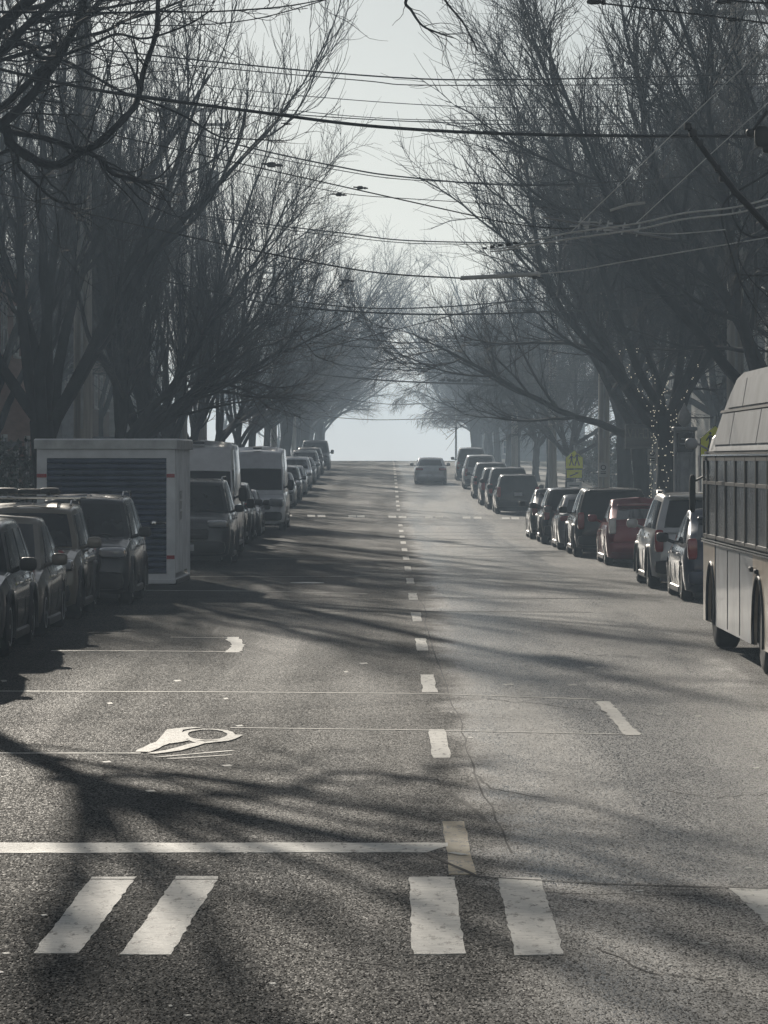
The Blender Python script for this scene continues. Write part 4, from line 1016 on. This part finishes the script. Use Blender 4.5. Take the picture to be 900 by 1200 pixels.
# right
car(5.82, 59.2, 1, 'dark blue compact hatchback partly hidden by the bus', (.012, .02, .05), 'hatch', 4.4, 1.78, 1.55, group=gr_)
car(5.78, 65.0, 1, 'silver boxy SUV with dark tailgate window next to the bus', (.5, .5, .5), 'suv', 4.8, 1.96, 1.78, rails=True, group=gr_, tail='red_lens')
car(5.75, 79.4, 1, 'dark red hatchback with clear tall taillights', (.22, .02, .03), 'hatch', 4.46, 1.76, 1.5, tail='clear_lens', group=gr_)
car(5.5, 86.2, 1, 'large black SUV parked ahead of the red hatchback', BLK, 'suv', 5.0, 1.96, 1.7, group=gr_)
car(5.35, 93.2, 1, 'silver and dark sedan between two black vehicles on the right', (.2, .2, .21), 'sedan', 4.6, 1.8, 1.46, group=gr_)
car(5.2, 99.4, 1, 'black crossover next to last before the far crosswalk on the right', DGREY, 'suv', 4.5, 1.82, 1.6, group=gr_)
car(5.1, 105.6, 1, 'dark compact car last before the far crosswalk on the right', DGREY, 'hatch', 4.2, 1.78, 1.5, group=gr_)
for i, (x, z, c, st, hh, lb) in enumerate([(5.2, 142, BLK, 'suv', 1.6, 'black hatchback like SUV first past the far crosswalk on the right'), (5.1, 150, DGREY, 'suv', 1.8, 'dark SUV second past the far crosswalk on the right'), (5.0, 158, GREY, 'suv', 1.7, 'grey SUV third past the far crosswalk on the right'),
                                           (4.95, 170, DGREY, 'suv', 1.75, 'dark SUV fourth past the far crosswalk on the right'), (4.85, 186, SIL, 'suv', 1.8, 'silver roofed SUV fifth past the far crosswalk on the right'), (4.8, 204, GREY, 'suv', 1.9, 'hazy tall SUV farthest up the right kerb')]):
    car(x, z, 1, lb, c, st, 4.6, 1.86, hh, detail=1, group='cars parked beyond the far crosswalk on the right')
car(2.35, 196, 1, 'lone silver sedan driving away up the right lane', (.5, .51, .53), 'sedan', 4.7, 1.82, 1.45, detail=1, name='moving_car')

# ------------------------------------------------------------------ storage container
M['cont'] = simple('container_white', (.68, .69, .71), .6, var=.12, scale=2, bump=.15, bscale=5)
M['cont_blue'] = simple('curtain_blue', (.034, .052, .1), .55, var=.2, scale=3)
M['red'] = simple('red_tape', (.35, .03, .035), .5, var=.1)
pc = on_road(205, 686)
ct = empty('storage_container', (pc.x, pc.y, 0), -.018, 'white portable storage container with a blue roll up door', 'container')
CW, CD, CHt, zb = 2.63, 3.9, 2.72, .12
MB().box(-CW + .12, -.12, CD - .1, CD, zb, CHt).box(-CW, -CW + .06, .06, CD, zb, CHt).build('wall', M['cont'], ct, smooth=False)
cp = []
y = .16
mb = MB()                                   # ribbed side wall facing the street
rib = []
while y < CD - .1: rib += [(y, -.05), (y + .08, -.05), (y + .12, -.012), (y + .28, -.012), (y + .32, -.05)]; y += .36
mb.loft([[(x, yy, zb + .1) for yy, x in rib], [(x, yy, CHt - .1) for yy, x in rib]], closed=False)
mb.build('side_wall', M['cont'], ct, smooth=False)
MB().box(-.055, 0, .0, .15, zb, CHt - .02).build('corner_post', M['cont'], ct, smooth=False)
MB().box(-.16, -.056, -.012, .1, zb, CHt - .3).build('door_jamb', M['cont'], ct, smooth=False)
MB().box(-CW, -CW + .19, -.012, .1, zb, CHt - .3).build('door_jamb', M['cont'], ct, smooth=False)
MB().box(-.055, 0, CD - .1, CD, zb, CHt - .02).build('corner_post', M['cont'], ct, smooth=False)
MB().box(-CW + .002, -.002, -.014, .1, CHt - .3, CHt - .02).build('door_header', M['cont'], ct, smooth=False)
rf = MB().box(-CW - .05, .05, -.06, CD + .03, CHt - .03, CHt + .07, .02).build('roof', M['cont'], ct)
MB().box(-CW - .045, .045, -.075, -.055, CHt - .13, CHt + .04, .005).build('roof_trim', M['steel'], ct)
MB().box(.045, .06, -.05, CD, CHt - .13, CHt + .04, .005).build('roof_trim', M['steel'], ct)
for k in range(14):
    x = -CW + .12 + k * (CW - .2) / 13
    MB().sbox((x, -.08, CHt - .06 + .02 * math.sin(k * 2.1)), (.03, .02, .03), 1, 8, 5).build('rivet', M['steel'], rf)
ctop, cbot = CHt - .3, zb + .1
nsl = 20; hsl = (ctop - cbot) / nsl
for k in range(nsl):
    z0 = cbot + k * hsl; pr = [(.05, z0 + .002), (.015, z0 + .02), (.005, z0 + hsl * .5), (.015, z0 + hsl - .02), (.05, z0 + hsl - .002), (.08, z0 + hsl - .002), (.08, z0 + .002)]
    MB().prismx(pr, -CW + .19, -.16).build('door_slat', M['cont_blue'], ct, ang=.9)
MB().box(-CW + .19, -.16, .0, .09, zb, cbot).build('door_bottom_bar', M['cont'], ct, smooth=False)
lt = MB().box(-.47, -.17, -.03, .004, 1.16, 1.22, .01).sbox((-.4, -.03, 1.18), (.09, .05, .1), .5).build('latch', M['chrome'], ct)
for x0, x1, zz in ((-.158, -.005, 2.05), (-CW + .002, -CW + .188, 2.05), (-.158, -.005, .5), (-CW + .002, -CW + .188, .5)):
    MB().box(x0, x1, -.019, -.013, zz, zz + .07).build('tape', M['red'], ct, smooth=False)
# lettering column on the side wall: pale blurred initials, built as raised bars
for k, z0 in enumerate((1.75, 1.55, 1.35)):
    MB().box(.001, .006, 1.25, 1.75, z0, z0 + .035).box(.001, .006, 1.25, 1.35, z0 - .12, z0).box(.001, .006, 1.6, 1.7, z0 - .12, z0).build('side_mark', M['steel'], ct, smooth=False)
MB().box(-CW + .01, .0, -.03, CD - .02, .03, zb, .01).build('skid', M['cont'], ct)
MB().box(-.12, .02, .25, CD - .3, .0, .1, .01).build('skid_runner', M['black'], ct)

# ------------------------------------------------------------------ bus
M['bus_grey'] = simple('bus_panel_grey', (.26, .275, .3), .42, var=.25, scale=1.2, coat=.3, bump=.05, bscale=2)
M['bus_tan'] = simple('bus_panel_tan', (.4, .32, .24), .45, var=.15, scale=2, coat=.3)
M['bus_roof'] = simple('bus_roof_panel', (.3, .31, .325), .45, var=.15, scale=2)
M['bus_glass'] = glass('bus_glass', (.1, .105, .11), .1)
bus = empty('bus', (4.1, 30, 0), 0, 'grey and tan trolley bus cut off by the right edge, seen along its flank', 'bus')
y0, y1, BW = -7.0, 16.2, 2.55      # along the street; front end at y1
ax = [(15.1, .56), (9.35, .58), (1.5, .58)]
def flank(x, xs, mat_fn):
    pass
mb = MB()
ys_b = sorted({y0, y1} | {round(c + q * Rr_, 4) for c, Rr_ in ax for q in (1, .97, .85, .6, .3, 0, -.3, -.6, -.85, -.97, -1)})
def arch_z(y, zb_=.31):
    for c, Rr_ in ax:
        if abs(y - c) < Rr_ * .999: return max(zb_, .5 + math.sqrt(Rr_ ** 2 - (y - c) ** 2) * 1.05)
    return zb_
def panel(xa, xb, ya, yb, mat, name, ztop=1.32):
    ysx = sorted({ya, yb} | {y for y in ys_b if ya < y < yb}); rings = []
    for y in ysx: rings.append([(xa, y, arch_z(y)), (xa, y, ztop), (xb, y, ztop), (xb, y, arch_z(y))])
    return MB().loft(rings, True, True).build(name, mat, bus, ang=.3)
for xa, xb in ((0, .05), (BW, BW - .05)):
    panel(xa, xb, 9.95, 14.5, M['bus_grey'], 'side_panel')
    panel(xa, xb, 14.505, y1, M['bus_tan'], 'side_panel')
    panel(xa, xb, 2.2, 9.945, M['bus_tan'], 'side_panel')
    panel(xa, xb, y0, 2.195, M['bus_grey'], 'side_panel')
MB().box(.06, BW - .06, y0 + .1, y1 - .1, .33, .45).box(.06, BW - .06, y0 + .1, y1 - .1, 1.1, 1.2).build('floor', M['black'], bus, smooth=False)
MB().box(.05, BW - .05, y1 - .06, y1, .33, 2.5, .02).box(.05, BW - .05, y0, y0 + .06, .33, 2.9, .02).build('end_wall', M['bus_tan'], bus)
MB().box(.35, BW - .35, y0 + 1, y1 - 1.5, .45, 1.08).build('underframe', M['black'], bus, smooth=False)
for xa, xb, sg in ((.0, .05, -1), (BW - .05, BW, 1)):
    MB().box(xa + .012, xb - .012, y0, y1 - .01, 1.325, 2.5).build('window_band', M['black'], bus, smooth=False)
    xo = 0 if sg < 0 else BW
    def bx(a, b, c, d, p0, p1, mb): mb.box(min(xo + sg * p0, xo + sg * p1), max(xo + sg * p0, xo + sg * p1), a, b, c, d)
    yy = y1 - .18; k = 0
    while yy > y0 + 1:
        wlen = .55 if k == 0 else 1.15
        a, b = yy - wlen, yy
        f = MB()
        for (p, q, c, d) in ((a, a + .035, 1.4, 2.42), (b - .035, b, 1.4, 2.42), (a + .035, b - .035, 1.4, 1.44), (a + .035, b - .035, 2.38, 2.42), (a + .035, b - .035, 2.08, 2.12)): bx(p, q, c, d, -.01, .022, f)
        fr = f.build('window', M['black'], bus, smooth=False)
        g = MB(); bx(a + .035, b - .035, 1.44, 2.08, -.01, .008, g); g.build('pane', M['bus_glass'], fr, smooth=False)
        g = MB(); bx(a + .035, b - .035, 2.12, 2.38, -.01, .008, g); g.build('pane', M['bus_glass'], fr, smooth=False)
        yy = a - .05; k += 1
    for zz in (1.33, 1.36, 2.44):
        m_ = MB(); bx(y0, y1 - .02, zz, zz + .018, -.0, .03, m_); m_.build('rub_rail', M['chrome'], bus, smooth=False)
# leaning upper side and roof
sec = [(0, 2.5), (.04, 2.7), (.16, 2.86), (.45, 2.95), (BW / 2, 2.99), (BW - .45, 2.95), (BW - .16, 2.86), (BW - .04, 2.7), (BW, 2.5)]
MB().loft([[(x, y0, z) for x, z in sec], [(x, y1 - 1.6, z) for x, z in sec], [(BW / 2 + (x - BW / 2) * .98, y1 - .5, 2.5 + (z - 2.5) * .8) for x, z in sec], [(BW / 2 + (x - BW / 2) * .93, y1, 2.5 + (z - 2.5) * .15) for x, z in sec]], True, True).build('roof', M['bus_roof'], bus, ang=.5)
# tall raked roof shroud with recessed panels
def shx(z): return -.03 + (z - 2.5) * .17
pr = [(y0 + .5, 2.52), (15.3, 2.52), (14.7, 2.85), (13.9, 3.2), (13.3, 3.38), (12.6, 3.44), (y0 + .5, 3.44)]
MB().loft([[(shx(z) + (0.04), y, z) for y, z in pr], [(BW - shx(z) - .04, y, z) for y, z in pr]], True, True).build('roof_shroud', M['bus_roof'], bus, smooth=False)
def shpanel(ya, yb, za, zb_, rake=(0, 0)):
    q = [(ya, za), (yb + rake[0], za), (yb + rake[1], zb_), (ya, zb_)]
    return MB().loft([[(shx(z) + .012, y, z) for y, z in q], [(shx(z) + .05, y, z) for y, z in q]], True, True).build('shroud_panel', M['bus_roof'], bus, smooth=False)
shpanel(12.7, 14.2, 2.58, 2.96, (.6, .0)); shpanel(9.6, 12.62, 2.58, 2.96); shpanel(7, 9.52, 2.58, 2.96); shpanel(3.5, 6.92, 2.58, 2.96)
shpanel(11.85, 13.4, 3.03, 3.36, (.4, -.3)); shpanel(8.8, 11.76, 3.03, 3.36); shpanel(6, 8.7, 3.03, 3.36)
MB().loft([[(shx(z), y, z) for y, z in ((5, 2.975), (14.4, 2.975), (14.35, 3.005), (5, 3.005))], [(shx(z) + .06, y, z) for y, z in ((5, 2.975), (14.4, 2.975), (14.35, 3.005), (5, 3.005))]], True, True).build('shroud_seam', M['black'], bus, smooth=False)
mr = MB().tube([(.1, y1 - .1, 2.5), (-.12, y1 - .05, 2.62)], .015, 6).sbox((-.16, y1 - .05, 2.6), (.17, .12, .15), .8).build('mirror', M['bus_roof'], bus)
MB().sbox((-.14, y1 + .02, 1.95), (.08, .14, .5), .5).tube([(.05, y1 - .02, 2.2), (-.14, y1, 2.1)], .015, 5).build('mirror', M['black'], bus)
for c, Rr_ in ax:
    for x in (.2, BW - .2):
        wheel(bus, x, c, .49, .3, 'rim', 8)
    for xs in (-.004, BW + .004):
        arc = [(xs, c + Rr_ * math.cos(a), .5 + Rr_ * 1.05 * math.sin(a)) for a in np.linspace(-.3, PI + .3, 17)]
        MB().tube(arc, .02, 6).build('wheel_arch', M['black'], bus)
for yy, zz in ((9.95, 1.16), (9.4, 1.15)): MB().sbox((-.02, yy, zz), (.05, .16, .06), .5, 8, 5).build('marker_lamp', M['black'], bus)
for yy in (11.4, 12.9): MB().box(-.006, .004, yy, yy + .012, .34, 1.3).build('panel_gap', M['black'], bus, smooth=False)
MB().box(-.008, .01, 14.49, 14.515, .31, 2.45).build('panel_gap', M['black'], bus, smooth=False)
MB().box(.05, BW - .05, 15.5, 16.0, .3, .31).build('skirt', M['black'], bus, smooth=False)
MB().tube([(.3, 10.5, .3), (.3, 12.2, .28)], .05, 6).build('pipe', M['black'], bus)

# ------------------------------------------------------------------ signs and street furniture
M['sign_y'] = simple('sign_yellow_green', (.78, .8, .03), .5, var=.08)
M['sign_w'] = simple('sign_white', (.45, .46, .46), .5, var=.08)
def figure(mb, cx, cz, s, y0, y1):
    ring = [(cx + .07 * s * math.cos(a), cz + .62 * s + .08 * s * math.sin(a)) for a in np.linspace(0, 2 * PI, 11)[:-1]]; mb.prism(ring, y0, y1)
    mb.prism([(cx - .09 * s, cz + .52 * s), (cx + .1 * s, cz + .52 * s), (cx + .08 * s, cz + .1 * s), (cx - .08 * s, cz + .1 * s)], y0, y1)
    for q in ([(-.08, .1), (.02, .1), (-.12, -.42), (-.22, -.42)], [(0, .1), (.08, .1), (.24, -.38), (.14, -.42)], [(-.09, .5), (-.04, .42), (-.2, .18), (-.26, .22)], [(.08, .5), (.1, .4), (.27, .26), (.28, .33)]):
        mb.prism([(cx + a * s, cz + b * s) for a, b in q], y0, y1)
def school_sign(px, py, z, w, label, plaque=True, rz=0):
    p = at(px, py, z); g = road_h(z) + .12
    o = empty('school_crossing_sign', (p.x, z, g), rz, label, 'road sign')
    c = p.z - g; h = w * .5
    MB().tube([(0, .03, -.2), (0, .03, c + h + .25)], .03, 8).build('post', M['steel'], o)
    pent = lambda k: [(-h * k, c - h * k), (h * k, c - h * k), (h * k, c + h * .25 * k), (0, c + h * 1.12 * k), (-h * k, c + h * .25 * k)]
    MB().prism(pent(1.06), -.012, 0).build('border', M['black'], o, smooth=False)
    f = MB().prism(pent(1.0), -.016, -.0125).build('face', M['sign_y'], o, smooth=False)
    mb = MB(); figure(mb, -w * .17, c - w * .08, w * .62, -.02, -.0165); figure(mb, w * .16, c - w * .04, w * .72, -.0205, -.0165); mb.build('pictogram', M['black'], f, smooth=False)
    if plaque:
        q = MB().box(-h * .9, h * .9, -.014, 0, c - h - .38, c - h - .06).build('plaque', M['sign_y'], o, smooth=False)
        MB().prism([(-.2, c - h - .3), (.0, c - h - .22), (-.02, c - h - .28), (.2, c - h - .17), (.03, c - h - .16), (.05, c - h - .2), (-.16, c - h - .33)], -.018, -.0145).build('arrow', M['black'], q, smooth=False)
        MB().box(-.3, .3, -.014, 0, c - h - 1.15, c - h - .55).build('lower_plate', M['sign_w'], o, smooth=False)
        mb = MB()
        for k in range(3): mb.box(-.2, .2 - .06 * (k % 2), -.018, -.0145, c - h - .72 - k * .14, c - h - .67 - k * .14)
        mb.build('legend', M['black'], o, smooth=False)
    return o
school_sign(673, 539, 143, .68, 'yellow green school crossing sign with two walking figures and an arrow plaque')
school_sign(838, 518, 77, .62, 'second yellow green crossing sign peeking out from behind the bus', False)
def small_sign(px, py, z, w, h, label, lines=4, mat='sign_w'):
    p = at(px, py, z); g = road_h(z) + .12; c = p.z - g
    o = empty('parking_sign', (p.x, z, g), 0, label, 'sign')
    MB().tube([(0, .03, -.2), (0, .03, c + h / 2 + .05)], .025, 8).build('post', M['steel'], o)
    f = MB().box(-w / 2, w / 2, -.012, 0, c - h / 2, c + h / 2, .003).build('plate', M[mat], o, smooth=False)
    mb = MB(); r = w * .3
    mb.loft([[(r * k * math.cos(a), y, c + h * .2 + r * k * math.sin(a)) for a in np.linspace(0, 2 * PI, 15)[:-1]] for k, y in ((1, -.0125), (1, -.016), (.7, -.016), (.7, -.0125))])
    for k in range(lines - 2): mb.box(-w * .3, w * .3, -.016, -.0125, c - h * .15 - k * h * .13, c - h * .1 - k * h * .13)
    mb.build('legend', M['black'], f, smooth=False)
small_sign(764, 535, 96, .24, .42, 'small white parking sign on the trunk side, right of the shop wall')
small_sign(707, 551, 118, .3, .45, 'faint grey round marked sign right of the school crossing sign')
# fluted kiosk column with flame finial
kp = at(802, 560, 86)
kk = empty('kiosk_column', (kp.x, 86, .13), 0, 'tall pale fluted column with a dark header panel and flame shaped finial', 'kiosk')
M['kiosk'] = simple('kiosk_metal', (.26, .28, .3), .55, var=.2, scale=3)
prof = []
for k in range(48):
    a = 2 * PI * k / 48; r = .24 + .018 * (1 if k % 4 < 2 else -1)
    prof.append((r * math.copysign(abs(math.cos(a)) ** .5, math.cos(a)), r * math.copysign(abs(math.sin(a)) ** .5, math.sin(a))))
MB().loft([[(x * 1.1, y * 1.1, 0) for x, y in prof], [(x, y, .3) for x, y in prof], [(x, y, 2.95) for x, y in prof]], True, True).build('shaft', M['kiosk'], kk, ang=.4)
hd = MB().box(-.2, .2, -.285, -.2, 2.45, 2.9, .01).build('header_panel', M['black'], kk)
MB().box(-.14, .14, -.292, -.286, 2.62, 2.66).box(-.1, .1, -.292, -.286, 2.74, 2.78).build('panel_lettering', M['kiosk'], hd, smooth=False)
MB().box(-.29, .29, -.29, .29, 2.953, 3.05, .02).build('cap', M['kiosk'], kk)
MB().lathe([(.05, 0), (.13, .08), (.17, .2), (.12, .36), (.05, .48), (.01, .58)], (0, 0, 3.05), n=12).build('finial', M['rod'], kk)
# shop lettering sign, too far to read: a rail of upright strokes on a board
sg_ = empty('shop_sign', tuple(at(754, 511, 97)), 0, 'dark shop board with an illegible line of pale upright letters', 'sign')
MB().box(-.5, .5, 0, .08, -.35, .32, .01).build('board', WALLS['grey'], sg_)
lm = MB()
for k, q in enumerate([((-.42, .2), (-.36, -.05)), ((-.3, .2), (-.36, -.05)), ((-.22, .2), (-.22, -.05)), ((-.12, .2), (-.12, -.05)), ((0, .2), (0, -.05)), ((.12, .2), (.12, -.05)), ((.2, .2), (.2, -.05)), ((.32, .2), (.32, -.05)), ((.4, .2), (.4, -.05))]):
    a, b = q; lm.tube([(a[0], -.01, a[1]), (b[0], -.01, b[1])], .016, 4)
for a, b, z in ((-.12, 0, .07), (.0, .12, .2), (.0, .12, -.05), (.2, .32, .07), (.32, .42, .2)): lm.tube([(a, -.01, z), (b, -.01, z)], .014, 4)
lm.build('letter', M['rod'], sg_)
MB().tube([(0, .04, .3), (0, .04, .8)], .02, 5).tube([(0, .1, .5), (2.2, .1, .5)], .02, 5).build('bracket', M['black'], sg_)
# string lights on the forked trunk
M['bulb'] = emit('bulb', (1, .92, .75), .45)
rngb = np.random.default_rng(2); tp = Vector((7.15, 92, .11)); mb = MB()
for k in range(210):
    hh_ = rngb.uniform(.9, 5.2); a = rngb.uniform(PI * .9, PI * 2.1); r = .42 - .03 * hh_
    if hh_ > 3.4: r = .3; off = (hh_ - 3.4) * rngb.choice([-.55, .45])
    else: off = 0
    mb.sbox((r * math.cos(a) + off, r * math.sin(a), hh_), (.03, .03, .03), 1, 6, 4)
sl = mb.build('string_lights', M['bulb']); sl.location = tp
tag(sl, 'small white string lights wrapped round the forked trunk', 'string lights')
# street lamp far on the crest (small bright head in the fog)
ll = empty('street_lamp', (5.0, 262, road_h(262)), 0, 'small far lamp post with a pale head at the crest right of centre', 'street lamp')
MB().tube([(0, 0, -.2), (0, 0, 4.4), (-.15, 0, 4.75), (-.6, 0, 4.9)], [.08, .06, .05, .04], 8).build('post', M['steel'], ll)
MB().sbox((-.85, 0, 4.88), (.6, .25, .14), .6).build('lamp_head', M['rod'], ll)
#@@REST_END
# ------------------------------------------------------------------ haze
lo, hi = -1.5, 34.0
hz = MB().box(-950, 950, -120, 1800, lo, hi).build('haze', M['steel'], None, smooth=False)
hm = bpy.data.materials.new('haze'); hm.use_nodes = True
nt = hm.node_tree; nt.nodes.clear()
out = nt.nodes.new('ShaderNodeOutputMaterial'); pv = nt.nodes.new('ShaderNodeVolumePrincipled')
pv.inputs['Color'].default_value = (.62, .79, .98, 1); pv.inputs['Density'].default_value = HAZE_DENSITY; pv.inputs['Anisotropy'].default_value = HAZE_G
nt.links.new(pv.outputs[0], out.inputs['Volume'])
hz.data.materials.clear(); hz.data.materials.append(hm)
tag(hz, kind='stuff')
